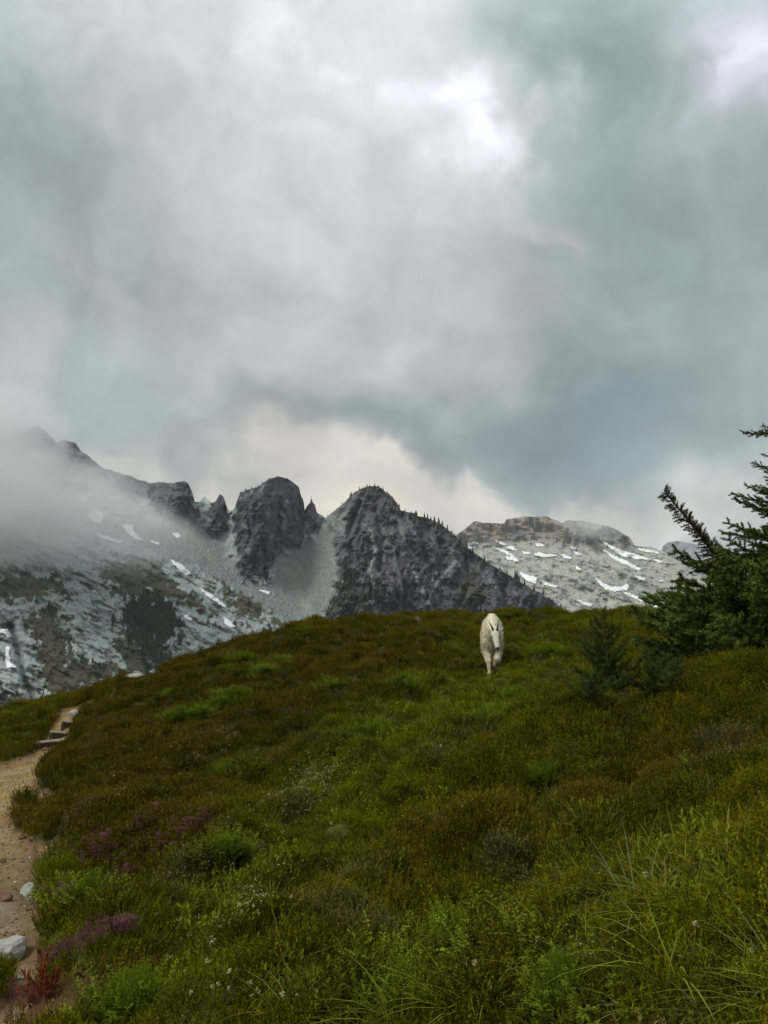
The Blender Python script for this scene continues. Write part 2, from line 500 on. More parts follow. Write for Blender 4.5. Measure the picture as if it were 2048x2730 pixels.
def near_disp(u, v):
    m = near_masks(u, v)
    rock = np.clip(m['cliff'] + m['mass'], 0, 1)
    slab = np.clip(1 - rock - m['scree'], 0, 1)
    a = fbm(u / 70, v / 120, 5, 21, 0.52) * 15 + ridged(u / 44 + v / 170, v / 110, 4, 31, 0.55) * -10 + ridged(u / 34, v / 40, 4, 33, 0.55) * -6
    lg = (v + 0.30 * u + fbm(u / 45, v / 45, 4, 37) * 34) / 24.0
    a = a + (lg - np.floor(lg) - 0.5) * 4.5 * sstep(-0.3, 0.3, fbm(u / 50, v / 50, 3, 39))
    a = a - ridged(u / 11, v / 14, 3, 35, 0.62) * 2.3
    d = rock * a
    for q in RAVINES:
        d = d + rock * 9 * np.exp(-(dline(u, v, q) / 7.0) ** 2)
    # slabs dip to the lower right, with ledges and creases
    ru = u * 0.88 + v * 0.47; rv = -u * 0.47 + v * 0.88
    b = fbm(ru / 100, rv / 52, 6, 41, 0.56) * 8.5 - ridged(ru / 66, rv / 26, 5, 45, 0.6) * 4.0
    d = d + slab * b
    d = d + slab * 13 * np.exp(-(dline(u, v, GULLY) / 9.0) ** 2)
    d = d + m['scree'] * (fbm(u / 60, v / 60, 4, 51) * 2.2 + fbm(u / 6, v / 6, 2, 53) * 0.9)
    # the big dome and the massif bulge towards the viewer
    for (cu, cv, su, sv, h) in ((718, 1370, 62, 120, 30), (478, 1340, 40, 70, 16), (580, 1370, 24, 50, 9), (832, 1385, 14, 40, 6), (1040, 1520, 120, 180, 34), (1250, 1600, 100, 90, 14)):
        d = d - h * np.exp(-((u - cu) / su) ** 2 - ((v - cv) / sv) ** 2)
    return d


def near_colour(u, v):
    m = near_masks(u, v)
    n1 = fbm(u / 9, v / 9, 5, 61, 0.65); n2 = fbm(u / 45, v / 45, 5, 63, 0.6)
    ru = u * 0.90 + v * 0.43; rv = -u * 0.43 + v * 0.90
    c = np.zeros(u.shape + (3,)) + np.array([0.315, 0.352, 0.350])
    c = c * (1 + 0.16 * n1 + 0.22 * n2)[..., None]
    crack = ridged(ru / 34, rv / 9, 4, 65, 0.6)
    c = mixm(c, (0.085, 0.09, 0.095), sstep(0.66, 0.88, crack) * 0.6)
    c = mixm(c, (0.27, 0.24, 0.19), sstep(0.25, 0.6, fbm(u / 28, v / 18, 4, 67)) * 0.35)
    # scree
    sc = np.array([0.205, 0.23, 0.225]) * (1 + 0.16 * n2 + 0.24 * fbm(u / 4, v / 4, 2, 69))[..., None]
    sc = mixm(sc, (0.10, 0.105, 0.11), sstep(0.42, 0.6, fbm(u / 6, v / 4, 3, 70)) * 0.6)
    sc = mixm(sc, (0.30, 0.255, 0.20), sstep(0.15, 0.6, fbm(u / 40 - v / 90, v / 120, 4, 71)) * 0.55)
    c = c * (1 - m['scree'][..., None]) + sc * m['scree'][..., None]
    # heather and shrubs between the slabs
    veg = fbm(ru / 62, rv / 21, 6, 73, 0.6)
    low = sstep(1440, 1560, v + 0.0 * u) * (1 - m['scree'])
    pat = np.zeros(u.shape)
    for p in P_BROWN:
        pat = np.maximum(pat, soft(u, v, p, 16, 44, 75))
    vm = sstep(0.05, 0.16, veg + 0.8 * pat - 0.17 + 0.16 * n1) * low
    c = mixm(c, (0.075, 0.062, 0.035), vm * 0.95)
    c = mixm(c, (0.045, 0.047, 0.03), vm * sstep(0.0, 0.5, n2) * 0.8)
    f = soft(u, v, P_FOREST, 8, 52, 77)
    c = mixm(c, (0.03, 0.038, 0.025), f * 0.95)
    c = mixm(c, (0.065, 0.062, 0.036), f * sstep(0.05, 0.4, n1) * 0.7)
    # dark cliffs
    k = np.maximum(m['cliff'], sstep(40, 0, v - (1205 + 0.28 * u) + 30 * n2) * sstep(430, 380, u) * 0.9)
    cl = np.array([0.084, 0.077, 0.097]) * (1 + 0.35 * n1 + 0.25 * n2)[..., None]
    cl = mixm(cl, (0.21, 0.215, 0.20), sstep(0.2, 0.55, fbm(u / 20, v / 30, 5, 79)) * 0.65)
    cl = mixm(cl, (0.06, 0.065, 0.045), sstep(0.25, 0.55, fbm(u / 26, v / 20, 5, 81)) * 0.7)
    c = c * (1 - k[..., None]) + cl * k[..., None]
    k = m['mass'] * (1 - m['cliff'])
    cm = np.array([0.088, 0.079, 0.098]) * (1 + 0.32 * n1 + 0.25 * n2)[..., None]
    cm = mixm(cm, (0.20, 0.205, 0.195), sstep(0.12, 0.5, fbm((u * 0.87 - v * 0.5) / 15, (u * 0.5 + v * 0.87) / 85, 5, 83)) * 0.7)
    upper = sstep(40, 5, v - (1300 + np.maximum(0, 960 - u) * 1.0 + np.maximum(0, u - 1010) * 0.66))
    cm = mixm(cm, (0.30, 0.31, 0.29), sstep(960, 900, u) * sstep(1480, 1380, v) * 0.6)
    vg = fbm(u / 30, v / 30, 5, 85, 0.6)
    cm = mixm(cm, (0.05, 0.055, 0.035), sstep(0.05, 0.3, 0.6 * vg + 0.32 * upper + 0.32 * soft(u, v, [(890, 1500), (960, 1490), (1010, 1560), (1060, 1640), (1050, 1760), (850, 1760)], 20, 30, 86) - 0.08) * 0.9)
    cm = mixm(cm, (0.085, 0.08, 0.045), soft(u, v, [(1215, 1560), (1260, 1530), (1300, 1590), (1270, 1620), (1215, 1610)], 10, 20, 87) * 0.8)
    for q in PALE:
        cm = mixm(cm, (0.30, 0.32, 0.31), np.exp(-(dline(u, v, q) / 5.0) ** 2) * 0.7)
    c = c * (1 - k[..., None]) + cm * k[..., None]
    for q in RAVINES:
        c = mixm(c, (0.07, 0.07, 0.08), np.exp(-(dline(u, v, q) / 2.6) ** 2) * 0.5 * np.clip(m['cliff'] + m['mass'], 0, 1))
    return np.clip(c, 0.015, 0.8)


near_top = interp_pts(TOP_NEAR, 3.2, 5)
NEAR = Relief('mountainside', -620, 1700, 2.4, near_top, 2060, lambda u: 430 + 0.09 * np.clip(u - 200, 0, 2000), near_slope, near_disp, near_colour, 330, 10, M_ROCKFACE)

TOP_FAR = [(1000, 1470), (1150, 1440), (1210, 1430), (1235, 1414), (1265, 1390), (1292, 1393), (1345, 1396), (1350, 1385), (1400, 1377), (1460, 1378), (1500, 1394), (1515, 1386), (1550, 1388), (1620, 1402), (1650, 1415),
           (1680, 1434), (1692, 1455), (1740, 1459), (1768, 1470), (1830, 1510), (1900, 1556), (2048, 1610), (2500, 1660)]


def far_masks(u, v):
    top = np.interp(u, [p[0] for p in TOP_FAR], [p[1] for p in TOP_FAR])
    h = v - top
    wall = sstep(78, 45, h + fbm(u / 40, v / 40, 4, 91) * 26) * sstep(1720, 1660, u)
    return wall, h


def far_slope(u, v):
    wall, h = far_masks(u, v)
    return 0.50 + 0.9 * wall


def far_disp(u, v):
    wall, h = far_masks(u, v)
    ru = u * 0.93 + v * 0.36; rv = -u * 0.36 + v * 0.93
    d = fbm(ru / 90, rv / 46, 6, 95, 0.55) * 44 - ridged(ru / 36, rv / 16, 5, 97, 0.66) * 20
    d = d + wall * (fbm(u / 30, v / 50, 5, 99) * 50)
    d = d + 70 * np.exp(-(dline(u, v, [(1515, 1385), (1560, 1430), (1600, 1475)]) / 8.0) ** 2)
    return d


def far_colour(u, v):
    wall, h = far_masks(u, v)
    n1 = fbm(u / 7, v / 5, 5, 101, 0.65); n2 = fbm(u / 50, v / 30, 5, 103, 0.6)
    ru = u * 0.93 + v * 0.36; rv = -u * 0.36 + v * 0.93
    c = np.zeros(u.shape + (3,)) + np.array([0.36, 0.345, 0.30])
    c = c * (1 + 0.30 * n1 + 0.18 * n2)[..., None]
    c = mixm(c, (0.055, 0.062, 0.055), sstep(0.0, 0.3, fbm(ru / 30, rv / 13, 6, 105, 0.7) - 0.06) * sstep(40, 130, h) * 0.7)
    wl = np.array([0.27, 0.21, 0.165]) * (1 + 0.2 * n1)[..., None]
    wl = mixm(wl, (0.11, 0.115, 0.14), 0.8 * sstep(-0.05, 0.3, fbm(u / 36, v / 20, 5, 107) + sstep(1520, 1560, u) * 0.35 + sstep(28, 60, h) * 0.3 - 0.18))
    c = c * (1 - wall[..., None]) + wl * wall[..., None]
    return np.clip(c, 0.02, 0.8)


far_top = interp_pts(TOP_FAR, 2.0, 9)
FAR = Relief('mountain_range', 1020, 2480, 2.4, far_top, 1760, lambda u: 1500 + 0 * u, far_slope, far_disp, far_colour, 170, 14, M_ROCKFACE, back=(30, 100, 300, 700))

TOP_BLUE = [(1640, 1500), (1720, 1490), (1762, 1474), (1768, 1455), (1780, 1446), (1802, 1442), (1830, 1446), (1862, 1452), (1900, 1470), (1960, 1476), (2040, 1500), (2200, 1512), (2500, 1480), (2700, 1500)]
blue_top = interp_pts(TOP_BLUE, 2.5, 15)
BLUE = Relief('distant_peaks', 1640, 2690, 4.0, blue_top, 1700, lambda u: 4300 + 0 * u, lambda u, v: np.full(u.shape, 0.75),
              lambda u, v: fbm(u / 50, v / 60, 6, 111, 0.6) * 150, lambda u, v: np.clip(np.array([0.16, 0.165, 0.18]) * (1 + 0.35 * fbm(u / 20, v / 20, 5, 113))[..., None], 0.03, 0.6), 60, 8, M_ROCKFACE, back=(60, 200, 600))


# snowfields: thin sheets lying on the rock, each its own mesh
def snow(rel, poly, label, group, lift):
    xs = [p[0] for p in poly]; ys = [p[1] for p in poly]
    st = 1.5
    us = np.arange(min(xs) - 3, max(xs) + 3, st); vs = np.arange(min(ys) - 3, max(ys) + 3, st)
    U, V = np.meshgrid(us, vs, indexing='ij')
    s = sdf(U, V, poly) + fbm(U / 7, V / 5, 3, 121, 0.6) * 2.2 - (1.8 if lift > 2 else 1.2)
    keep = s < 0
    r0 = rel.r(U, V)
    # the drift fills the creases of the rock under it
    sm = r0.copy()
    for _ in range(5):
        p = np.pad(sm, 1, mode='edge')
        sm = np.minimum(r0, (p[:-2, 1:-1] + p[2:, 1:-1] + p[1:-1, :-2] + p[1:-1, 2:] + p[1:-1, 1:-1]) / 5)
    edge = np.clip(-s / 2.2, 0, 1)
    P = at(U, V, sm - lift * (0.25 + 0.75 * edge))
    idx = -np.ones(U.shape, int)
    fk = keep[:-1, :-1] & keep[1:, :-1] & keep[1:, 1:] & keep[:-1, 1:]
    I, J = np.nonzero(fk)
    if len(I) == 0: return
    full = np.arange(U.size).reshape(U.shape)
    Fq = np.stack([full[I, J], full[I + 1, J], full[I + 1, J + 1], full[I, J + 1]], -1)
    uq, inv = np.unique(Fq, return_inverse=True)
    Fq = inv.reshape(Fq.shape)
    Vv = P.reshape(-1, 3)[uq]
    # close it with a buried underside so it has real thickness
    d = Vv - EYE; d /= np.linalg.norm(d, axis=1)[:, None]
    n = len(Vv)
    Vb = Vv + d * lift * 2.5
    Fb = Fq[:, ::-1] + n
    e = np.concatenate([Fq[:, [0, 1]], Fq[:, [1, 2]], Fq[:, [2, 3]], Fq[:, [3, 0]]])
    key = e[:, 0] * n + e[:, 1]; rev = e[:, 1] * n + e[:, 0]
    bd = e[~np.isin(key, rev)]
    Fs = np.stack([bd[:, 1], bd[:, 0], bd[:, 0] + n, bd[:, 1] + n], -1)
    me = mesh_np('snow_patch', np.concatenate([Vv, Vb]), np.concatenate([Fq, Fb, Fs]))
    link('snow_patch', me, M_SNOW, label=label, category='snow patch', group=group)


GN_ = 'snow patches on the near mountainside'
for poly, lab in [
    ([(453, 1490), (470, 1498), (490, 1508), (510, 1530), (498, 1534), (480, 1522), (465, 1507)], 'slanting white snow strip on pale slabs left of the scree'),
    ([(530, 1565), (560, 1583), (590, 1602), (605, 1618), (600, 1621), (575, 1605), (550, 1588)], 'longest slanting snow strip, across the slabs below the scree'),
    ([(596, 1645), (606, 1650), (618, 1660), (628, 1672), (614, 1674), (600, 1664)], 'stubby snow patch lowest on the slabs towards the green crest'),
    ([(484, 1636), (500, 1640), (514, 1650), (508, 1655), (494, 1648)], 'small snow patch beside the dark forest on the slabs'),
    ([(687, 1571), (705, 1574), (723, 1577), (718, 1588), (704, 1580)], 'snow wedge on the scree under the big rock dome'),
    ([(-30, 1665), (5, 1675), (20, 1678), (36, 1697), (22, 1700), (8, 1688), (-30, 1690)], 'curved snow patch at the head of the dark gully'),
    ([(16, 1723), (28, 1724), (24, 1745), (28, 1765), (46, 1781), (18, 1780), (14, 1750)], 'upright snow tongue beside the dark gully'),
    ([(232, 1372), (250, 1358), (272, 1362), (276, 1380), (268, 1398), (250, 1390)], 'faint snow patch half hidden in the drifting mist'),
    ([(252, 1421), (280, 1428), (328, 1445), (322, 1449), (280, 1439)], 'thin level snow streak just under the mist'),
    ([(324, 1398), (354, 1400), (356, 1413), (366, 1430), (388, 1442), (360, 1436), (340, 1420)], 'snow patch with a long tail in front of the misty cliff'),
    ([(400, 1440), (426, 1447), (424, 1453), (404, 1446)], 'short snow sliver right of the long tailed patch'),
    ([(460, 1421), (474, 1420), (484, 1430), (476, 1435), (464, 1428)], 'lone little snow patch on the scree below the dark buttress'),
]:
    snow(NEAR, poly, lab, GN_, 1.0)
GF_ = 'snow patches on the far range'
for poly, lab in [
    ([(1244, 1449), (1264, 1444), (1280, 1450), (1262, 1453), (1246, 1454)], 'leftmost small snow patch high on the far range'),
    ([(1246, 1457), (1270, 1459), (1262, 1464), (1250, 1462)], 'small snow patch just under the leftmost one on the far range'),
    ([(1324, 1443), (1345, 1448), (1358, 1453), (1340, 1453)], 'level snow streak below the brown cliff wall'),
    ([(1352, 1458), (1362, 1455), (1376, 1464), (1376, 1468), (1352, 1462)], 'snow smudge right above the hooked snow patch'),
    ([(1318, 1460), (1345, 1467), (1368, 1480), (1382, 1494), (1384, 1497), (1352, 1492), (1350, 1484), (1366, 1484), (1345, 1474)], 'hooked snow patch widening at its lower end'),
    ([(1428, 1449), (1442, 1449), (1452, 1455), (1434, 1457)], 'triangular snow patch under the brown cliff wall'),
    ([(1392, 1471), (1410, 1472), (1414, 1477), (1396, 1476)], 'short snow dash between the hooked and the ragged patch'),
    ([(1424, 1479), (1435, 1472), (1450, 1476), (1485, 1481), (1462, 1485), (1440, 1484)], 'ragged wide snow patch in the middle of the far range'),
    ([(1498, 1478), (1515, 1482), (1526, 1488), (1516, 1490), (1504, 1486)], 'oval snow patch right of the ragged wide one'),
    ([(1522, 1458), (1538, 1462), (1534, 1465), (1524, 1463)], 'tiny snow patch above the oval one'),
    ([(1528, 1467), (1550, 1478), (1546, 1482), (1532, 1474)], 'slanted snow bar left of the long streaks'),
    ([(1598, 1434), (1620, 1450), (1650, 1466), (1690, 1476), (1735, 1492), (1700, 1490), (1660, 1482), (1640, 1470), (1615, 1452)], 'long upper snow streak running down from the misty peak'),
    ([(1610, 1466), (1640, 1484), (1672, 1496), (1710, 1518), (1700, 1521), (1670, 1505), (1635, 1490)], 'long lower snow streak parallel to the upper one'),
    ([(1742, 1491), (1766, 1497), (1764, 1500), (1746, 1497)], 'snow dash at the end of the upper streak'),
    ([(1700, 1461), (1730, 1466), (1756, 1472), (1758, 1476), (1730, 1472), (1706, 1467)], 'level snow bank on the skyline notch of the far range'),
    ([(1536, 1510), (1548, 1516), (1550, 1521), (1538, 1518)], 'little snow patch between rock bands mid slope'),
    ([(1386, 1525), (1410, 1534), (1432, 1540), (1428, 1556), (1408, 1548), (1392, 1536)], 'broken snow patch just over the dark ridge edge'),
    ([(1440, 1549), (1465, 1556), (1486, 1564), (1484, 1567), (1450, 1558)], 'thin snow bar right of the broken patch'),
    ([(1588, 1540), (1610, 1556), (1630, 1564), (1660, 1564), (1670, 1558), (1678, 1560), (1672, 1574), (1640, 1577), (1615, 1570), (1598, 1556)], 'largest snow patch, curved like a bowl'),
    ([(1662, 1578), (1690, 1586), (1720, 1598), (1756, 1618), (1746, 1619), (1710, 1602), (1670, 1586)], 'snow tail running right down from the largest patch'),
    ([(1686, 1536), (1700, 1536), (1720, 1543), (1718, 1548), (1700, 1543)], 'snow patch right above the bowl shaped one'),
    ([(1760, 1546), (1768, 1548), (1766, 1551), (1758, 1550)], 'tiny snow dot farthest right on the slope'),
    ([(1540, 1600), (1560, 1606), (1582, 1612), (1574, 1617), (1552, 1610)], 'low snow patch between the dark ridge and the fir'),
    ([(1658, 1630), (1680, 1622), (1704, 1621), (1680, 1630), (1662, 1636)], 'lowest snow streak right behind the green crest'),
    ([(1610, 1630), (1618, 1630), (1618, 1636), (1610, 1636)], 'snow speck touching the green crest'),
]:
    snow(FAR, poly, lab, GF_, 4.0)

# ------------------------------------------------------------------ the heath slope
CTRL = [  # photo px u, v, range -> a point of the slope
    (-300, 2730, 4.2), (0, 2730, 3.55), (400, 2730, 3.3), (700, 2730, 3.1), (1024, 2730, 2.9), (1500, 2730, 2.5), (2048, 2730, 2.15), (2400, 2730, 2.0),
    (-300, 2400, 5.2), (50, 2400, 4.95), (300, 2420, 4.75), (600, 2400, 4.6), (1024, 2450, 4.0), (1500, 2450, 3.5), (2048, 2450, 2.95), (2400, 2400, 2.8),
    (-300, 2200, 7.4), (30, 2200, 7.2), (140, 2190, 7.1), (300, 2180, 6.9), (600, 2150, 6.7), (1024, 2200, 5.4), (1500, 2200, 4.75), (1800, 2180, 4.4), (2048, 2150, 4.1), (2400, 2100, 4.0),
    (-250, 2080, 10.6), (40, 2050, 11.2), (110, 2020, 12.4), (300, 2000, 10.2), (600, 1950, 9.6), (1024, 2000, 7.6), (1500, 2000, 6.4), (1800, 1980, 5.6), (2048, 1950, 5.3), (2400, 1900, 5.2),
    (150, 1960, 15.0), (60, 1985, 13.8), (-200, 2010, 14), (300, 1900, 13.4), (600, 1850, 12.2), (1024, 1860, 10.2), (1318, 1806, 13.0), (1180, 1780, 13.4),
    (1500, 1770, 13.0), (1600, 1880, 9.3), (1480, 1850, 9.6), (1720, 1870, 8.4), (1800, 1935, 6.9), (1650, 1985, 6.9), (2048, 1836, 6.6), (2048, 1880, 6.1), (2300, 1745, 6.6), (1900, 1900, 6.2),
    (2130, 1880, 8.7), (1900, 1850, 9.2), (2300, 1830, 9.2),
    (-300, 1960, 18.0), (0, 1908, 18.0), (150, 1872, 17.6), (235, 1850, 17.3), (430, 1783, 17.0), (620, 1726, 17.0), (870, 1665, 17.4), (1100, 1650, 18.0), (1280, 1646, 18.4), (1500, 1645, 18.6), (1740, 1646, 18.6), (2048, 1640, 18.6), (2400, 1640, 18.6),
    (620, 1770, 14.6), (870, 1720, 14.8), (1740, 1740, 13.5), (2100, 1740, 13.5),
]
cp = np.array([at(u, v, r) for u, v, r in CTRL])
more = []
for x, y, z in [(-6, 0, -0.3), (-3, 0, 0.0), (-1, 0, 0.0), (0, 0, 0.05), (1, 0, 0.25), (3, 0, 0.8), (6, 0, 1.7), (0, 1.3, 0.1), (1.2, 1.3, 0.4), (-1.5, 1.5, 0.0), (-6, 4, -0.2), (-9, 10, -0.2),
                (0, -3, 0.0), (4, -4, 1.0), (-5, -5, -0.6), (0, -9, 0), (9, -8, 2), (-9, -8, -1.5), (0, -30, 0), (28, -10, 5), (-28, -10, -7), (14, 6, 3.0), (22, 14, 4.0), (-18, 12, -2)]:
    more.append((x, y, z))
# beyond the crest the slope drops away
for u, v, r in CTRL[55:68]:
    p0 = at(u, v, r)
    for rr, dz in ((22.5, -0.9), (28, -4.0), (38, -11)):
        q = at(u, v, rr); more.append((q[0], q[1], p0[2] + dz))
cp = np.concatenate([cp, np.array(more, float)])


def lp(x, y):
    r = np.hypot(x, y) + 0.6
    ph = np.arctan2(x, y)
    lr = np.log(r)
    return np.stack([lr * 1.0 * np.sin(ph * 0.5) * 2.2, lr * np.cos(ph * 0.5) * 2.2], -1) if False else np.stack([x / (r ** 0.55), y / (r ** 0.55)], -1)


def tps_fit(Q, z):
    n = len(Q); d = np.linalg.norm(Q[:, None] - Q[None], axis=-1)
    K = d ** 2 * np.log(d + 1e-9) + np.eye(n) * 0.004
    Pm = np.concatenate([np.ones((n, 1)), Q], 1)
    A = np.zeros((n + 3, n + 3)); A[:n, :n] = K; A[:n, n:] = Pm; A[n:, :n] = Pm.T
    return np.linalg.solve(A, np.concatenate([z, np.zeros(3)]))


_Q = lp(cp[:, 0], cp[:, 1]); _W = tps_fit(_Q, cp[:, 2])


def z_smooth(x, y):
    x = np.asarray(x, float); sh = x.shape
    q = lp(x.ravel(), np.asarray(y, float).ravel()); o = np.zeros(len(q))
    for i in range(0, len(q), 60000):
        d = np.linalg.norm(q[i:i + 60000, None] - _Q[None], axis=-1)
        o[i:i + 60000] = (d ** 2 * np.log(d + 1e-9)) @ _W[:len(_Q)] + _W[len(_Q)] + q[i:i + 60000] @ _W[len(_Q) + 1:]
    return o.reshape(sh)


TRAIL = [(330, 1862), (238, 1868), (215, 1880), (200, 1905), (192, 1945), (185, 1972), (150, 1990), (118, 2003), (113, 2030), (100, 2060), (92, 2092), (70, 2112), (40, 2135), (30, 2165), (36, 2190), (62, 2205),
         (84, 2222), (92, 2245), (104, 2275), (98, 2340), (94, 2378), (108, 2420), (116, 2480), (128, 2530), (128, 2570), (106, 2600), (98, 2640), (84, 2690), (40, 2740), (20, 2900), (-60, 3300), (-400, 3300),
         (-500, 2740), (-500, 2300), (-400, 2060), (-100, 2030), (0, 2014), (50, 2002), (90, 1985), (118, 1960), (136, 1925), (150, 1895), (165, 1880), (230, 1858)]
BARE = [[(88, 2090), (130, 2080), (165, 2095), (140, 2130), (110, 2150), (120, 2170), (96, 2200), (80, 2195), (100, 2140)], [(90, 2240), (180, 2230), (190, 2262), (130, 2290), (95, 2290)], [(1690, 1880), (1730, 1850), (1760, 1870), (1720, 1915), (1680, 1925)],
        [(300, 1790), (430, 1778), (440, 1790), (340, 1806)], [(610, 1832), (655, 1815), (650, 1825), (615, 1842)]]
LAWN = [(-300, 2560), (-10, 2562), (28, 2580), (36, 2610), (20, 2650), (-300, 2700)]


def uv_of(x, y, z):
    return proj(x, y, z)


def trail_sd(x, y, z):
    u, v = uv_of(x, y, z)
    r = np.hypot(x, y)
    w = fbm(x * 3.1, y * 3.1, 3, 131, 0.6) * 0.10
    s = sdf(u, v, TRAIL) * r / F_PX
    for p in BARE:
        s = np.minimum(s, sdf(u, v, p) * r / F_PX + fbm(x * 6, y * 6, 3, 133) * 0.12)
    s = np.maximum(s, -sdf(u, v, LAWN) * r / F_PX)
    return s + w * 0.6          # metres, negative on the trail


def hummock(x, y):
    # low cushions elongated along the slope, with creases between them
    a = math.radians(66)
    xr = x * math.cos(a) + y * math.sin(a); yr = -x * math.sin(a) + y * math.cos(a)
    n = 0.30 - np.abs(perlin(xr / 1.5, yr / 0.62, 141)) * 0.0 + 0.0
    b = np.abs(perlin(xr / 2.1, yr / 0.72, 143)); c = np.abs(perlin(xr / 0.62 + 3, yr / 0.34, 145))
    return 0.36 * np.minimum(b, 0.55) + 0.17 * np.minimum(c, 0.6) + 0.10 * fbm(x / 2.6, y / 2.6, 3, 147) - 0.13


BROW = [tuple(at(u, v, r)[:2]) for u, v, r in ((2300, 1690, 6.6), (2048, 1800, 6.5), (1800, 1880, 6.8), (1650, 1935, 6.8), (1400, 2020, 6.5), (1150, 2135, 6.0), (950, 2260, 5.4), (820, 2400, 4.7))]


def z_ground(x, y):
    x = np.asarray(x, float); y = np.asarray(y, float)
    z = z_smooth(x, y)
    s = trail_sd(x, y, z)
    k = sstep(0.0, 0.28, s)
    r = np.hypot(x, y)
    far = 1 - sstep(16, 22, r) * 0.3
    z = z + k * hummock(x, y) * far * sstep(0.8, 2.6, r) + (sstep(-0.06, 0.16, s) - 0.5) * 0.14 + (1 - k) * fbm(x * 2, y * 2, 4, 151) * 0.03
    z = z - 0.09 * sstep(6.5, 13, r)
    # the near bank on the right: a rounded brow that drops to the green trough on its left
    d = dline(x, y, BROW); side = np.zeros(x.shape); best = np.full(x.shape, 1e9); arc = np.zeros(x.shape); a0 = 0.0
    for (x0, y0), (x1, y1) in zip(BROW[:-1], BROW[1:]):
        t = np.clip(((x - x0) * (x1 - x0) + (y - y0) * (y1 - y0)) / ((x1 - x0) ** 2 + (y1 - y0) ** 2), 0, 1)
        dd = (x - x0 - t * (x1 - x0)) ** 2 + (y - y0 - t * (y1 - y0)) ** 2
        cr = (x1 - x0) * (y - y0) - (y1 - y0) * (x - x0)
        ln = math.hypot(x1 - x0, y1 - y0)
        side = np.where(dd < best, np.sign(cr), side); arc = np.where(dd < best, a0 + t * ln, arc); best = np.minimum(best, dd); a0 += ln
    z = z + sstep(0, 0.8, arc) * sstep(0, 2.2, a0 - arc) * np.where(side > 0, 0.16 * np.exp(-(d / 0.30) ** 2) - 0.26 * np.exp(-((d - 0.95) / 0.6) ** 2), 0.16 * np.exp(-(d / 1.2) ** 2))
    return z, s


def veg_field(u, v, x, y):
    """plant cover colours on the slope (albedo), by plant community, plus shade painted into the hollows"""
    H = np.array([0.100, 0.076, 0.007]); O = np.array([0.136, 0.124, 0.006]); G = np.array([0.142, 0.150, 0.005]); D = np.array([0.080, 0.076, 0.006])
    n1 = fbm(x / 1.8, y / 1.8, 4, 161); n2 = fbm(x / 0.55, y / 0.55, 4, 163); n3 = fbm(x / 4.5 + 5, y / 4.5, 3, 165)
    c = np.zeros(np.shape(u) + (3,)) + O

    def blob(cu, cv, su, sv, tilt, w=1.0, wob=0.35):
        a = math.radians(tilt)
        du = u - cu; dv = v - cv
        p = (du * math.cos(a) - dv * math.sin(a)) / su; q = (du * math.sin(a) + dv * math.cos(a)) / sv
        return np.clip(w * np.exp(-(p * p + q * q)) * 1.3 + wob * n1 * np.exp(-(p * p + q * q) * 0.5), 0, 1)
    heath = np.clip(blob(450, 1960, 420, 230, 25, 1.1) + blob(850, 1800, 380, 130, 12, 0.9) + blob(250, 2200, 260, 160, 20, 1.0) + blob(1150, 2270, 240, 90, 30, 0.7) + blob(1650, 2120, 260, 110, 30, 0.7) + blob(1950, 2000, 160, 70, 20, 0.6)
                    + blob(1350, 2560, 260, 130, 10, 0.5) + blob(300, 2370, 260, 110, 15, 0.9), 0, 1)
    c = mixm(c, H, heath)
    green = np.clip(blob(1250, 1870, 340, 70, 25, 0.8) + blob(880, 2180, 360, 90, 38, 1.0) + blob(560, 2400, 300, 80, 25, 1.0) + blob(350, 2500, 250, 60, 12, 0.8) + blob(150, 2340, 90, 60, 0, 0.9) + blob(500, 2680, 420, 90, 5, 0.8)
                    + blob(1000, 2720, 300, 70, 0, 0.7) + blob(1480, 1790, 160, 70, 0, 0.55) + blob(1850, 2560, 330, 200, 0, 0.5) + blob(1000, 1930, 160, 70, 20, 0.6), 0, 1)
    c = mixm(c, G, green * 0.85)
    hollow_shade = np.clip(blob(640, 2030, 120, 40, 30, 0.7) + blob(1130, 2570, 260, 90, 10, 0.8) + blob(1800, 2170, 240, 80, 25, 0.8) + blob(1560, 1880, 130, 60, 0, 0.7), 0, 1)  # shade of the heath hollows, painted in as darker patches
    c = mixm(c, D, hollow_shade * 0.8)
    red = np.clip(blob(230, 2640, 170, 34, 18, 0.9) + blob(60, 2690, 90, 40, 10, 1.0), 0, 1)
    c = mixm(c, (0.13, 0.035, 0.018), red)
    c = c * (1 + 0.30 * n2 + 0.25 * n1 + 0.15 * n3)[..., None]
    c = mixm(c, (0.15, 0.115, 0.07), sstep(0.22, 0.65, fbm(x / 0.5 + 9, y / 0.5, 4, 167)) * 0.4)
    return np.clip(c, 0.004, 0.5), dict(heath=heath, green=green, red=red, dark=hollow_shade)


# ground mesh: rings from the feet of the viewer to the horizon
phi = np.concatenate([np.linspace(-180, -50, 60)[:-1], np.linspace(-50, 50, 700), np.linspace(50, 180, 60)[1:]])
phi = np.radians(phi)
rad = np.concatenate([np.geomspace(0.25, 1.2, 14)[:-1], np.geomspace(1.2, 24, 330), [26, 29, 33, 38]])
PH, RR = np.meshgrid(phi, rad, indexing='ij')
GX, GY = RR * np.sin(PH), RR * np.cos(PH)
GZ, GS = z_ground(GX, GY)
GU, GV = uv_of(GX, GY, GZ)
cov, _m = veg_field(GU, GV, GX, GY)
soil = mixm(np.zeros(GX.shape + (3,)) + np.array([0.06, 0.042, 0.022]), (0.05, 0.048, 0.016), sstep(-0.3, 0.3, fbm(GX, GY, 4, 171)))
soil = soil * 0.55 + cov * 0.3
sand = np.zeros(GX.shape + (3,)) + np.array([0.27, 0.185, 0.068])
near = sstep(8.5, 5.0, RR)
sand = mixm(sand, (0.16, 0.108, 0.055), near * 0.9)
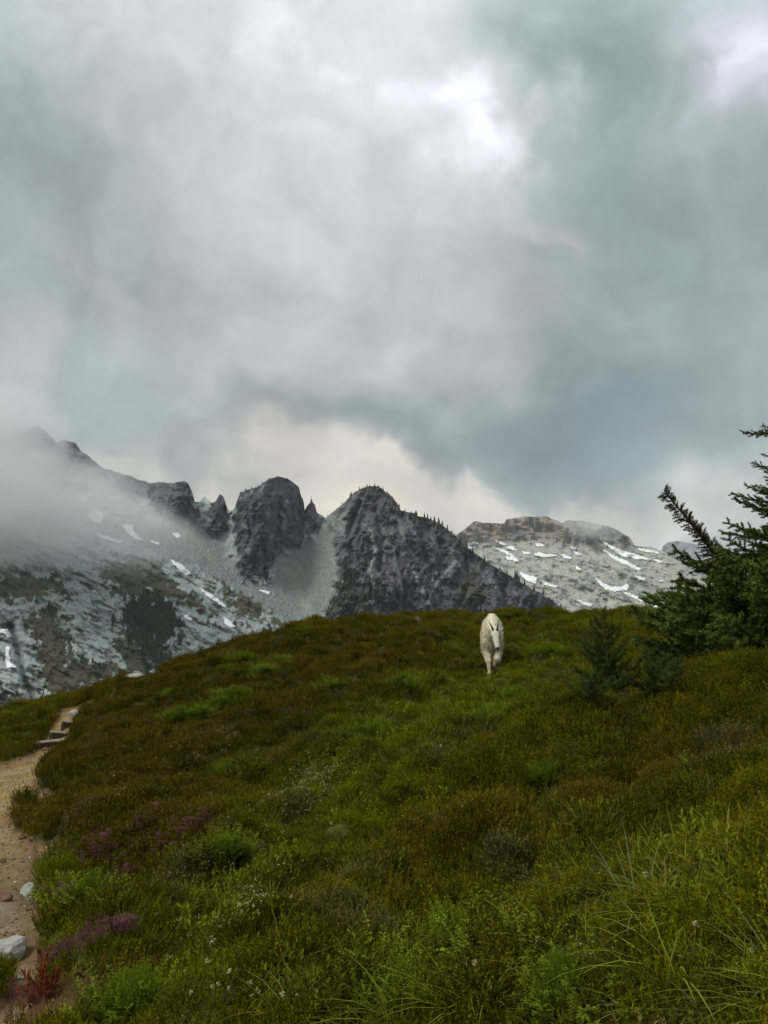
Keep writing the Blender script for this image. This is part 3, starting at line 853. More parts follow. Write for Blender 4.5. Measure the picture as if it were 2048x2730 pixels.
sand = mixm(sand, (0.30, 0.26, 0.20), sstep(0.1, 0.5, fbm(GX / 0.5, GY / 0.5, 4, 173)) * 0.5)
sand = mixm(sand, (0.13, 0.08, 0.045), sstep(0.2, 0.6, fbm(GX / 0.3 + 4, GY / 0.3, 4, 175)) * 0.5)
sand = mixm(sand, (0.14, 0.07, 0.04), sstep(-0.14, 0.0, GS) * 0.6)
gcol = np.where((GS < 0)[..., None], sand, soil)
# outer rings fall into the valley and run to the horizon
outer = np.array([60, 110, 200, 330, 700, 2500, 9000, 30000.0])
zo = np.array([-12, -32, -50, -58, -62, -70, -80, -90.0])
OX = outer[None] * np.sin(phi)[:, None]; OY = outer[None] * np.cos(phi)[:, None]
OZ = np.repeat(zo[None], len(phi), 0) + (GZ[:, -1:] + 6) * np.array([0.7, 0.3, 0, 0, 0, 0, 0, 0])[None]
X = np.concatenate([GX, OX], 1); Y = np.concatenate([GY, OY], 1); Z = np.concatenate([GZ, OZ], 1)
gcol = np.concatenate([gcol, np.repeat(np.array([[[0.06, 0.055, 0.03]]]), len(outer), 1).repeat(len(phi), 0)], 1)
S_ = np.concatenate([GS, np.ones(OX.shape)], 1)
n, m = X.shape
idx = np.arange(n * m).reshape(n, m)
Fq = np.stack([idx[:-1, :-1], idx[:-1, 1:], idx[1:, 1:], idx[1:, :-1]], -1).reshape(-1, 4)
onp = (S_[:-1, :-1] + S_[1:, 1:] + S_[1:, :-1] + S_[:-1, 1:]).reshape(-1) < 0
VV = np.stack([X, Y, Z], -1).reshape(-1, 3); CC = gcol.reshape(-1, 3)


def sub(name, sel, m_):
    f = Fq[sel]; uq, inv = np.unique(f, return_inverse=True)
    me = mesh_np(name, VV[uq], inv.reshape(f.shape), CC[uq])
    return link(name, me, m_, kind='structure')


sub('ground', ~onp, M_GROUND)
sub('path', onp, M_PATH)


_I0 = 59; _LR0, _LR1 = math.log(1.2), math.log(24.0)
_ZV = GZ[_I0:_I0 + 700, 13:343]; _SV = GS[_I0:_I0 + 700, 13:343]


def z_fast(x, y):
    """height and trail distance read off the ground mesh itself (inside the view)"""
    r = np.hypot(x, y); p = np.degrees(np.arctan2(x, y))
    fi = np.clip((p + 50) / 100 * 699, 0, 698.999); fj = np.clip((np.log(r) - _LR0) / (_LR1 - _LR0) * 329, 0, 328.999)
    i = fi.astype(int); j = fj.astype(int); a = fi - i; b = fj - j
    g = lambda R: (R[i, j] * (1 - a) + R[i + 1, j] * a) * (1 - b) + (R[i, j + 1] * (1 - a) + R[i + 1, j + 1] * a) * b
    return g(_ZV), g(_SV)


def drops(us, vs):
    """where the rays of photo pixels first meet the slope"""
    us = np.atleast_1d(np.asarray(us, float)); vs = np.atleast_1d(np.asarray(vs, float))
    rs = np.geomspace(1.85, 23.5, 900)
    P = at(us[:, None] + 0 * rs[None], vs[:, None] + 0 * rs[None], rs[None] + 0 * us[:, None])
    z, s_ = z_fast(P[..., 0], P[..., 1])
    under = P[..., 2] <= z
    k = np.where(under.any(1), under.argmax(1), (P[..., 2] - z).argmin(1))
    a = np.arange(len(us))
    return np.stack([P[a, k, 0], P[a, k, 1], z[a, k]], -1)


def drop(u, v):
    return drops([u], [v])[0]

# ------------------------------------------------------------------ plants
class MB:
    """collects triangles and quads as numpy blocks"""

    def __init__(s):
        s.v = []; s.f = []; s.n = 0; s.c = []

    def tris(s, V, F, col=None):
        s.v.append(np.asarray(V, float)); s.f.append(np.asarray(F, int) + s.n); s.n += len(V)
        s.c.append(np.repeat(np.asarray(col if col is not None else (1, 1, 1), float)[None], len(V), 0))

    def mesh(s, name, smooth=False):
        return mesh_np(name, np.concatenate(s.v), np.concatenate(s.f), np.concatenate(s.c), smooth)


def frame(d):
    d = d / np.linalg.norm(d, axis=-1, keepdims=True)
    a = np.where(np.abs(d[..., 2:3]) < 0.9, np.array([0, 0, 1.0]), np.array([1.0, 0, 0]))
    s = np.cross(d, a); s /= np.linalg.norm(s, axis=-1, keepdims=True)
    return d, s, np.cross(s, d)


def needles(mb, base, dirs, length, width, col=None):
    """one narrow triangle per needle"""
    d, s, t = frame(dirs)
    rot = RNG.uniform(0, 2 * np.pi, len(base))[:, None]
    w = s * np.cos(rot) + t * np.sin(rot)
    L_ = np.broadcast_to(np.asarray(length, float), (len(base),))[:, None]; W = np.broadcast_to(np.asarray(width, float), (len(base),))[:, None]
    V = np.stack([base - w * W * 0.5, base + w * W * 0.5, base + d * L_], 1).reshape(-1, 3)
    mb.tris(V, np.arange(len(V)).reshape(-1, 3), col)


def leaves(mb, base, dirs, length, width, col=None):
    """one diamond (two triangles, slightly folded) per leaf"""
    d, s, t = frame(dirs)
    rot = RNG.uniform(-0.6, 0.6, len(base))[:, None]
    w = s * np.cos(rot) + t * np.sin(rot); nn = np.cross(w, d)
    L_ = np.broadcast_to(np.asarray(length, float), (len(base),))[:, None]; W = np.broadcast_to(np.asarray(width, float), (len(base),))[:, None]
    mid = base + d * L_ * 0.5
    V = np.stack([base, mid - w * W * 0.5 + nn * W * 0.18, base + d * L_ - nn * L_ * 0.08, mid + w * W * 0.5 + nn * W * 0.18], 1).reshape(-1, 3)
    i = np.arange(len(base)) * 4
    F = np.concatenate([np.stack([i, i + 1, i + 2], -1), np.stack([i, i + 2, i + 3], -1)])
    mb.tris(V, F, col)


def blades(mb, base, dirs, length, width, bend, segs=4, col=None):
    """arching grass blades"""
    d, s, t = frame(dirs)
    hd = d.copy(); hd[:, 2] = 0; hd /= (np.linalg.norm(hd, axis=1, keepdims=True) + 1e-6)
    w = np.stack([-hd[:, 1], hd[:, 0], 0 * hd[:, 0]], -1)
    n_ = len(base); rows = []
    L_ = np.broadcast_to(np.asarray(length, float), (n_,)); W = np.broadcast_to(np.asarray(width, float), (n_,)); Bd = np.broadcast_to(np.asarray(bend, float), (n_,))
    p = base.copy(); cur = d.copy()
    for k in range(segs + 1):
        q = k / segs
        ww = (W * (1 - q) ** 0.7 + 0.0004)[:, None]
        rows.append(p - w * ww * 0.5); rows.append(p + w * ww * 0.5)
        cur = cur + (hd * 0.7 + np.array([0, 0, -0.75])) * (Bd / segs)[:, None]
        cur /= np.linalg.norm(cur, axis=1, keepdims=True)
        p = p + cur * (L_ / segs)[:, None]
    R = np.stack(rows, 1)
    V = R.reshape(-1, 3); k2 = 2 * (segs + 1); F = []
    b0 = np.arange(n_) * k2
    for k in range(segs):
        a = b0 + 2 * k
        F.append(np.stack([a, a + 1, a + 3], -1)); F.append(np.stack([a, a + 3, a + 2], -1))
    mb.tris(V, np.concatenate(F), col)


def shoot_dirs(n, spread):
    a = RNG.uniform(0, 2 * np.pi, n); t = RNG.uniform(0, 1, n) ** 0.6 * spread
    return np.stack([np.sin(t) * np.cos(a), np.sin(t) * np.sin(a), np.cos(t)], -1)


def heather_tuft(rad=0.10, n=26, h=(0.05, 0.12), leaf=0.014, per=14):
    mb = MB()
    b = shoot_dirs(n, 0.8); base = np.stack([b[:, 0], b[:, 1], 0 * b[:, 0]], -1) * rad * RNG.uniform(0.2, 1.2, (n, 1)); base[:, 2] = -0.02
    d = b + np.array([0, 0, 0.5]); d /= np.linalg.norm(d, axis=1, keepdims=True)
    H = RNG.uniform(*h, n)
    for k in range(per):
        q = (k + RNG.uniform(0, 1, n)) / per
        p = base + d * (H * (0.25 + 0.75 * q))[:, None]
        dd = d * 0.75 + RNG.normal(0, 0.55, (n, 3))
        needles(mb, p, dd, leaf * RNG.uniform(0.7, 1.3, n), leaf * 0.42)
    needles(mb, base, d, H, 0.004)
    return mb


def leafy_tuft(rad=0.10, n=9, h=(0.08, 0.16), leaf=0.034, per=8):
    mb = MB()
    b = shoot_dirs(n, 0.7); base = np.stack([b[:, 0], b[:, 1], 0 * b[:, 0]], -1) * rad; base[:, 2] = -0.02
    d = b + np.array([0, 0, 0.7]); d /= np.linalg.norm(d, axis=1, keepdims=True); H = RNG.uniform(*h, n)
    for k in range(per):
        q = (k + 0.6) / per
        p = base + d * (H * (0.3 + 0.7 * q))[:, None]
        dd = d * (0.6 + 0.6 * q) + RNG.normal(0, 0.5, (n, 3))
        leaves(mb, p, dd, leaf * RNG.uniform(0.7, 1.2, n), leaf * 0.45)
    needles(mb, base, d, H, 0.005)
    return mb


def grass_tuft(rad=0.05, n=18, h=(0.08, 0.2), w=0.004, bend=(0.3, 1.2), spread=0.6):
    mb = MB()
    d = shoot_dirs(n, spread); base = np.stack([d[:, 0], d[:, 1], 0 * d[:, 0]], -1) * rad * 1.2; base[:, 2] = -0.02
    blades(mb, base, d, RNG.uniform(*h, n), w * RNG.uniform(0.7, 1.3, n), RNG.uniform(*bend, n))
    return mb


def feather_tuft(rad=0.12, n=16, h=(0.12, 0.24), leaf=0.03, per=9):
    """finely divided bright foliage"""
    mb = MB()
    d = shoot_dirs(n, 1.0); base = np.stack([d[:, 0], d[:, 1], 0 * d[:, 0]], -1) * rad * 0.6; base[:, 2] = -0.02
    H = RNG.uniform(*h, n)
    up = d.copy()
    for k in range(per):
        q = (k + 0.5) / per
        p = base + d * (H * q)[:, None] + np.array([0, 0, 1.0]) * (H * 0.12 * math.sin(q * 3.0))[:, None]
        for sgn in (-1, 1):
            side = np.cross(d, [0, 0, 1.0]) + 1e-4
            side /= np.linalg.norm(side, axis=1, keepdims=True)
            for rep in range(2):
                dd = side * sgn + d * 0.6 + RNG.normal(0, 0.35, (n, 3))
                leaves(mb, p, dd, leaf * (1.15 - 0.7 * q) * RNG.uniform(0.8, 1.2, n), leaf * 0.22)
    needles(mb, base, d, H, 0.004)
    return mb


def bloom_tuft(rad=0.09, n=22, h=(0.10, 0.15)):
    mb = MB()
    d = shoot_dirs(n, 0.7); base = np.stack([d[:, 0], d[:, 1], 0 * d[:, 0]], -1) * rad
    H = RNG.uniform(*h, n); tip = base + (d * 0.3 + np.array([0, 0, 0.8])) * H[:, None]
    for k in range(7):
        leaves(mb, tip + RNG.normal(0, 0.006, (n, 3)), RNG.normal(0, 0.7, (n, 3)) + np.array([0, 0, 0.3]), 0.010, 0.008)
    needles(mb, base, tip - base, H, 0.003)
    return mb


PROTO = {}


def protos(kind, builders, mats):
    c = bpy.data.collections.new(kind + ' kinds')          # never linked into the scene
    for i, b in enumerate(builders):
        me = b.mesh(kind)
        me.materials.append(mats)
        o = bpy.data.objects.new(kind, me); c.objects.link(o)
    return c


def scatter(name, coll, nkinds, P, scale, colr, tilt=None, **props):
    """one object: tufts of a few kinds set out over the slope by geometry nodes"""
    n = len(P)
    me = bpy.data.meshes.new(name); me.vertices.add(n); me.vertices.foreach_set('co', np.ascontiguousarray(P, np.float32).ravel())
    rot = np.zeros((n, 3), np.float32); rot[:, 2] = RNG.uniform(0, 2 * np.pi, n); rot[:, 0] = RNG.normal(0, 0.15, n); rot[:, 1] = RNG.normal(0, 0.15, n)
    a = me.attributes.new('rot', 'FLOAT_VECTOR', 'POINT'); a.data.foreach_set('vector', rot.ravel())
    sc = np.repeat(np.asarray(scale, np.float32)[:, None], 3, 1)
    a = me.attributes.new('scl', 'FLOAT_VECTOR', 'POINT'); a.data.foreach_set('vector', np.ascontiguousarray(sc).ravel())
    a = me.attributes.new('pick', 'INT', 'POINT'); a.data.foreach_set('value', RNG.integers(0, nkinds, n).astype(np.int32))
    c4 = np.ones((n, 4), np.float32); c4[:, :3] = colr
    a = me.attributes.new('col', 'FLOAT_COLOR', 'POINT'); a.data.foreach_set('color', c4.ravel())
    o = link(name, me, (), kind='stuff', **props)
    g = bpy.data.node_groups.new(name, 'GeometryNodeTree')
    g.interface.new_socket('Geometry', in_out='INPUT', socket_type='NodeSocketGeometry'); g.interface.new_socket('Geometry', in_out='OUTPUT', socket_type='NodeSocketGeometry')
    gi = g.nodes.new('NodeGroupInput'); go = g.nodes.new('NodeGroupOutput')
    ci = g.nodes.new('GeometryNodeCollectionInfo'); ci.inputs['Collection'].default_value = coll; ci.inputs['Separate Children'].default_value = True
    ip = g.nodes.new('GeometryNodeInstanceOnPoints'); ip.inputs['Pick Instance'].default_value = True
    for nm, ty, sock in (('rot', 'FLOAT_VECTOR', 'Rotation'), ('scl', 'FLOAT_VECTOR', 'Scale'), ('pick', 'INT', 'Instance Index')):
        na = g.nodes.new('GeometryNodeInputNamedAttribute'); na.data_type = ty; na.inputs['Name'].default_value = nm
        g.links.new(na.outputs['Attribute'], ip.inputs[sock])
    g.links.new(gi.outputs[0], ip.inputs['Points']); g.links.new(ci.outputs[0], ip.inputs['Instance']); g.links.new(ip.outputs[0], go.inputs[0])
    md = o.modifiers.new('scatter', 'NODES'); md.node_group = g
    return o


def slope_points(n, r0, r1, power, deg=48):
    """random points on the slope; a power below 2 crowds them towards the viewer"""
    q = RNG.uniform(0, 1, n)
    r = (r0 ** power + q * (r1 ** power - r0 ** power)) ** (1 / power)
    ph = np.radians(RNG.uniform(-deg, deg, n))
    x, y = r * np.sin(ph), r * np.cos(ph)
    z, s = z_fast(x, y)
    u, v = uv_of(x, y, z)
    return x, y, z, s, u, v, r


LK = {}
c_heather = protos('heather', [heather_tuft() for _ in range(5)], M_LEAF)
c_leafy = protos('leafy shrub', [leafy_tuft() for _ in range(4)], M_LEAF)
c_grass = protos('grass', [grass_tuft() for _ in range(5)], M_LEAF)
c_tall = protos('tall grass', [grass_tuft(0.09, 22, (0.16, 0.42), 0.0065, (0.4, 2.0), 0.85) for _ in range(5)], M_LEAF)
c_bloom = protos('bloom', [bloom_tuft() for _ in range(4)], M_LEAF)

PLANTS = [
    (945, 1975, 80, 'bright green feathery plant alone on the brown heath, left of the goat'), (645, 1768, 84, 'largest bright green bush near the crest'), (760, 1775, 76, 'bright green plant at the right end of the crest row'),
    (705, 1800, 60, 'low bright plant between the crest bushes'), (600, 1800, 46, 'small bright plant left of the crest bushes'), (480, 1920, 66, 'bright plant at the lower left of the long green streak'), (540, 1915, 60, 'bright plant in the middle of the long green streak'),
    (585, 1890, 56, 'bright plant on the right of the long green streak'), (630, 1862, 64, 'upper right bright plant of the long green streak'), (575, 1868, 36, 'small bright plant just above the long green streak'), (885, 1840, 40, 'lone small bright tuft high on the brown heath'), (1075, 1836, 70, 'pale green plant on the slope below and left of the goat'),
    (1210, 2545, 165, 'big soft feathery green cushion in the right foreground'), (1065, 2715, 130, 'bright green cushion at the bottom edge'), (1500, 2715, 100, 'bright leafy cushion among the grass at the bottom right'), (600, 2078, 56, 'bright plant in a dark hollow of the heath'), (1325, 1925, 84, 'rounded green cushion straight below the goat'),
    (1465, 1752, 90, 'low dark green cushion right of the goat'), (1345, 1652, 34, 'bright green tuft on the crest right behind the goat'), (590, 2300, 44, 'upright light green plant beside the pink heather'), (1010, 1960, 60, 'green plant just right of the feathery lone plant'),
    (1375, 1870, 60, 'green plant on the slope right below the goat'), (820, 1690, 60, 'pale green patch plant close under the crest'), (450, 1866, 34, 'tiny bright tuft left above the long green streak'), (1460, 2090, 90, 'leafy green plant on the brow right of the pale grass'), (345, 2710, 110, 'leafy green clump at the bottom left edge'), (240, 2420, 50, 'green plant among the dull pink heather')]
PLANT_SPOTS = [q[:3] for q in PLANTS]
# where the bright leafy plants stand the heather gives way
PL_XY = [drop(u, v) for u, v, w in PLANT_SPOTS]
FOOT = drops([1313, 1318, 1335, 1316], [1806, 1812, 1780, 1822])
PL_R = [math.hypot(p[0], p[1]) / F_PX * w * 0.55 for p, (u, v, w) in zip(PL_XY, PLANT_SPOTS)]


def clear(x, y):
    k = np.ones(len(x), bool)
    for p, q in zip(PL_XY, PL_R): k &= np.hypot(x - p[0], y - p[1]) > q
    for p in FOOT: k &= np.hypot(x - p[0], y - p[1]) > 0.20
    return k


# heather carpet
A_ = slope_points(84000, 1.3, 23.0, 1.5); B_ = slope_points(21000, 1.3, 7.5, 1.7)
x, y, z, s, u, v, r = [np.concatenate(q) for q in zip(A_, B_)]
cv_, mk = veg_field(u, v, x, y)
bare_tree = sdf(u, v, [(1690, 1850), (1760, 1830), (1780, 1860), (1720, 1915), (1680, 1930)])
lush = np.clip(mk['green'], 0, 1)
keep = (s > 0.03) & (RNG.uniform(0, 1, len(x)) > lush * 0.45) & (RNG.uniform(0, 1, len(x)) > mk['red'] * 0.6)
sc = RNG.uniform(0.7, 1.35, len(x)) * (0.72 + 0.03 * np.clip(r, 0, 20)) * (1 - 0.25 * lush)
keep &= clear(x, y)
j = 1 + RNG.normal(0, 0.16, (len(x), 1)) + RNG.normal(0, 0.06, (len(x), 3))
scatter('heather', c_heather, 5, np.stack([x, y, z], -1)[keep], sc[keep], np.clip(cv_ * j, 0.006, 0.5)[keep])

# fine grass through the greener ground
x, y, z, s, u, v, r = slope_points(42000, 1.3, 21.0, 1.35)
cv_, mk = veg_field(u, v, x, y)
p = np.clip(mk['green'] * 1.0 + 0.10 - 0.25 * mk['heath'], 0.03, 1) * (1 - mk['red'] * 0.8)
keep = (s > 0.02) & (RNG.uniform(0, 1, len(x)) < p)
for q in FOOT: keep &= np.hypot(x - q[0], y - q[1]) > 0.20
gc = mixm(cv_, (0.148, 0.160, 0.009), np.full(len(x), 0.6)); gc = mixm(gc, (0.20, 0.17, 0.06), (RNG.uniform(0, 1, len(x)) < 0.12) * 0.8)
scatter('grass', c_grass, 5, np.stack([x, y, z], -1)[keep], (RNG.uniform(0.45, 0.95, len(x)) * (0.6 + 0.05 * np.clip(r, 0, 14)))[keep], np.clip(gc * (1 + RNG.normal(0, 0.2, (len(x), 1))), 0.005, 0.5)[keep])

# low leafy shrubs
x, y, z, s, u, v, r = slope_points(34000, 1.3, 16.0, 1.2)
cv_, mk = veg_field(u, v, x, y)
n_ = fbm(x / 0.7, y / 0.7, 4, 181)
zone = np.clip(mk['green'] * 0.6 + mk['red'] * 1.0 + 0.7 * np.exp(-(((u - 1150) / 420) ** 2 + ((v - 2250) / 160) ** 2)) + 0.8 * np.exp(-(((u - 1050) / 350) ** 2 + ((v - 2560) / 110) ** 2)) + 0.8 * np.exp(-(((u - 450) / 350) ** 2 + ((v - 2690) / 70) ** 2)) + 0.7 * np.exp(-(((u - 1950) / 200) ** 2 + ((v - 2300) / 170) ** 2)), 0, 1.2)
keep = (s > 0.03) & (RNG.uniform(0, 1, len(x)) < 0.75 * zone * sstep(-0.15, 0.35, n_))
lc = mixm(cv_, (0.120, 0.150, 0.011), 0.65 * (1 - mk['red']))
scatter('leafy_undergrowth', c_leafy, 4, np.stack([x, y, z], -1)[keep], (RNG.uniform(0.6, 1.2, len(x)) * (0.7 + 0.02 * r))[keep], np.clip(lc * (1 + RNG.normal(0, 0.22, (len(x), 1))), 0.01, 0.5)[keep])

# soft bright undergrowth spreading round the leafy plants
c_soft = protos('soft leaf', [feather_tuft() for _ in range(4)], M_LEAF)
lu = []
for (u_, v_, w_, _l) in PLANTS:
    for _ in range(26):
        a_, b_ = RNG.normal(0, 0.55, 2); lu.append((u_ + w_ * a_ * 1.3, v_ - 4 + w_ * (0.30 * b_ - 0.25 * a_)))
lp_ = drops(*np.array(lu).T)
scatter('lush_undergrowth', c_soft, 4, lp_, RNG.uniform(0.4, 0.95, len(lp_)), np.clip(np.array([0.135, 0.17, 0.014]) * (1 + RNG.normal(0, 0.25, (len(lp_), 1))), 0.005, 0.5))

# tall arching grass near the viewer
x, y, z, s, u, v, r = slope_points(7400, 1.5, 6.5, 1.3)
zone = 0.9 * np.exp(-(((u - 1990) / 300) ** 2 + ((v - 2640) / 210) ** 2)) + 0.06 * np.exp(-(((u - 1250) / 420) ** 2 + ((v - 2430) / 190) ** 2)) + 0.15 * np.exp(-(((u - 900) / 330) ** 2 + ((v - 2680) / 90) ** 2)) + 0.12 * np.exp(-(((u - 1750) / 160) ** 2 + ((v - 2250) / 120) ** 2)) + 0.02
keep = (s > 0.05) & (RNG.uniform(0, 1, len(x)) < zone * 0.75)
tcol = np.zeros((len(x), 3)) + np.array([0.165, 0.180, 0.022])
q = RNG.uniform(0, 1, len(x))
tcol = np.where((q < 0.13)[:, None], np.array([0.22, 0.145, 0.045]), tcol); tcol = np.where((q > 0.82)[:, None], np.array([0.14, 0.18, 0.075]), tcol)
scatter('tall_grass', c_tall, 5, np.stack([x, y, z], -1)[keep], RNG.uniform(0.4, 0.85, keep.sum()), tcol[keep] * (1 + RNG.normal(0, 0.15, (keep.sum(), 1))))
# pale grass streak on the brow
t_ = RNG.uniform(0, 1, 90)
bx = drops(1130 + 200 * t_ + RNG.normal(0, 12, 90), 2035 - 75 * t_ + RNG.normal(0, 12, 90))
scatter('pale_grass', c_grass, 5, bx, RNG.uniform(0.6, 1.2, len(bx)), np.clip(np.array([0.19, 0.21, 0.10]) * (1 + RNG.normal(0, 0.15, (len(bx), 1))), 0.02, 0.5))

# pink heather in flower
pk = []
for cu, cv0, su, sv, tl, k in [(375, 2215, 40, 16, 15, 50), (255, 2270, 22, 12, 30, 40), (250, 2315, 28, 9, 20, 45), (330, 2300, 60, 22, 30, 50), (430, 2280, 60, 30, 35, 90), (500, 2240, 60, 14, 30, 60), (340, 2360, 60, 10, 15, 40),
                               (150, 2427, 24, 9, 5, 60), (180, 2410, 20, 6, 10, 20), (315, 2520, 32, 8, 0, 60), (225, 2560, 50, 12, 25, 60), (140, 2600, 34, 14, 25, 60), (245, 2010, 30, 9, 30, 30), (420, 2100, 20, 6, 20, 12), (540, 2160, 40, 14, 35, 24), (45, 2695, 30, 14, 0, 20)]:
    a = math.radians(tl)
    for _ in range(int(k * 0.42)):
        p_, q_ = RNG.normal(0, 0.8, 2)
        pk.append((cu + su * p_ * math.cos(a) + sv * q_ * math.sin(a), cv0 - su * p_ * math.sin(a) + sv * q_ * math.cos(a)))
pp = drops(*np.array(pk).T); pp[:, 2] += 0.06
pcol = np.array([0.23, 0.08, 0.13]) * (1 + RNG.normal(0, 0.25, (len(pp), 1)))
dull = RNG.uniform(0, 1, len(pp)) < 0.45
pcol[dull] = np.array([0.18, 0.075, 0.085])
scatter('pink_blossoms', c_bloom, 4, pp, RNG.uniform(0.16, 0.34, len(pp)), np.clip(pcol, 0.02, 0.6))
# tiny cream flower specks too many to count
fk = []
for cu, cv0, su, sv, k in [(850, 2080, 90, 45, 170), (800, 2150, 120, 60, 120), (620, 2300, 160, 90, 60), (300, 2120, 160, 120, 60), (520, 2020, 160, 60, 60), (650, 2450, 130, 70, 80), (1500, 2670, 60, 40, 14)]:
    for _ in range(k):
        p_, q_ = RNG.normal(0, 0.6, 2); fk.append((cu + su * p_, cv0 + sv * q_ - su * p_ * 0.3))
fp = drops(*np.array(fk).T); fp[:, 2] += 0.05


def speck():
    mb = MB(); b = RNG.normal(0, 0.03, (3, 3)) * np.array([1, 1, 0.2]) + np.array([0, 0, 0.10])
    for _ in range(3): leaves(mb, b, RNG.normal(0, 1, (3, 3)), 0.014, 0.014)
    return mb


scatter('flower_specks', protos('speck', [speck() for _ in range(3)], M_LEAF), 3, fp, RNG.uniform(0.25, 0.48, len(fp)), np.clip(np.array([0.48, 0.44, 0.24]) * (1 + RNG.normal(0, 0.15, (len(fp), 1))), 0, 0.8))

# ------------------------------------------------------------------ fir tree on the right
M_NEEDLE = mat('fir needles', (0.090, 0.120, 0.022), 0.7, rand=0.4, transl=0.12, noise=[(3.0, 0.6, 1.4)], spec=0.08)
M_NEEDLE_DRY = mat('browned fir needles', (0.085, 0.072, 0.035), 0.8, rand=0.3, transl=0.1, noise=[(4.0, 0.7, 1.3)])


def tube(mb, pts, radii, k=6):
    pts = np.asarray(pts, float); n = len(pts)
    tg = np.gradient(pts, axis=0); d, s, t = frame(tg)
    a = np.linspace(0, 2 * np.pi, k, endpoint=False)
    V = pts[:, None] + (s[:, None] * np.cos(a)[None, :, None] + t[:, None] * np.sin(a)[None, :, None]) * np.asarray(radii, float)[:, None, None]
    V = V.reshape(-1, 3); F = []
    for i in range(n - 1):
        for j in range(k):
            b, c = i * k + j, i * k + (j + 1) % k
            F += [(b, c, c + k), (b, c + k, b + k)]
    mb.tris(V, F)


def fir_branch(length, twig=0.40, droop=0.06, lift=0.10, gap=0.050, per_m=900, nl=0.026, nw=0.0085, start=0.10, flat=0.34):
    """wood and needles of one branch growing along +X"""
    w = MB(); g = MB()
    t = np.linspace(0, 1, 9)
    ax = np.stack([t * length, 0.05 * length * np.sin(t * 2.2 + RNG.uniform(0, 6)) * t, length * (-droop * np.sin(t * np.pi) + lift * t ** 2.2)], -1)
    rad = (0.004 + 0.010 * length) * (1 - t) + 0.0025
    tube(w, ax, rad, 5)
    segs = []
    n = int(length * (1 - start) / gap)
    for i in range(n):
        q = start + (1 - start) * (i + 0.5) / n
        p = np.array([np.interp(q, t, ax[:, k]) for k in range(3)])
        for sg in (-1, 1):
            L_ = twig * length * 0.5 * (1.05 - q) ** 0.7 * RNG.uniform(0.55, 1.2) + 0.05
            d = np.array([0.75, sg * RNG.uniform(0.6, 1.0), RNG.normal(0.12, flat)]); d /= np.linalg.norm(d)
            e = p + d * L_ + np.array([0, 0, 0.05 * L_])
            segs.append((p, e))
            if L_ > 0.14:
                m = int(L_ / 0.07)
                for j in range(m):
                    b = p + (e - p) * (j + 0.7) / m
                    dd = d + np.cross(d, [0, 0, 1.0]) * RNG.choice([-1, 1]) * 0.8 + np.array([0, 0, RNG.normal(0.15, 0.3)]); dd /= np.linalg.norm(dd)
                    segs.append((b, b + dd * RNG.uniform(0.035, 0.07)))
    for i in range(4, 8): segs.append((ax[i], ax[i + 1]))
    for p, e in segs:
        L_ = np.linalg.norm(e - p); m = max(8, int(L_ * per_m))
        q = RNG.uniform(0.05, 1.0, m)[:, None]
        d = (e - p) / L_
        up = RNG.normal(0, 0.9, (m, 3)) + np.array([0, 0, 0.35])
        needles(g, p + (e - p) * q, d * 0.35 + up, nl * RNG.uniform(0.75, 1.2, m), nw)
        tube(w, [p, e], [0.0028, 0.0015], 3)
    return w, g


def branch_kinds(n, mats, **k):
    r = []
    for _ in range(n):
        w, g = fir_branch(1.0, **k)
        wm = w.mesh('branch'); wm.materials.append(M_BARK); gm = g.mesh('needles'); gm.materials.append(mats)
        r.append((wm, gm))
    return r


BK = branch_kinds(5, M_NEEDLE)
BD = branch_kinds(3, M_NEEDLE_DRY, twig=0.36, per_m=600, gap=0.055, start=0.2, flat=0.2)


def put_branch(root, kinds, p, az, el, length, girth=1.0, roll=0.0):
    wm, gm = kinds[RNG.integers(len(kinds))]
    o = bpy.data.objects.new('branch', wm); COL.objects.link(o); o.parent = root
    o.location = p; o.rotation_euler = (roll, -el, az); o.scale = (length, length * girth, length * girth)
    c = bpy.data.objects.new('needles', gm); COL.objects.link(c); c.parent = o
    return o


tb = at(2215, 1872, 8.9); tb[2] = z_fast(tb[0] + 0 * tb[:1], tb[1] + 0 * tb[:1])[0][0] - 0.05
fir = empty('fir_tree', tb, 'dark green subalpine fir with a wide low skirt at the right edge', 'tree')
mb = MB(); hh = np.linspace(0, 2.9, 14)
tube(mb, np.stack([0.04 * np.sin(hh * 1.3), 0.03 * np.cos(hh), hh], -1), 0.085 * (1 - hh / 3.05) + 0.008, 9)
me = mb.mesh('trunk', True); link('trunk', me, M_BARK, fir)
for lv in range(12):
    z = 0.12 + 0.098 * lv
    n = 18 if lv < 9 else 12
    L0 = 1.74 if lv < 7 else 1.74 - 0.14 * (lv - 6)
    if lv == 0: L0 = 1.7
    for k in range(n):
        az = 2 * math.pi * (k + 0.5 * (lv % 2)) / n + RNG.normal(0, 0.12)
        L_ = L0 * RNG.uniform(0.80, 1.08)
        put_branch(fir, BK, (0, 0, z + RNG.normal(0, 0.02)), az, RNG.normal(0.02 if lv < 9 else 0.16, 0.06), L_, 0.95, RNG.normal(0, 0.2))
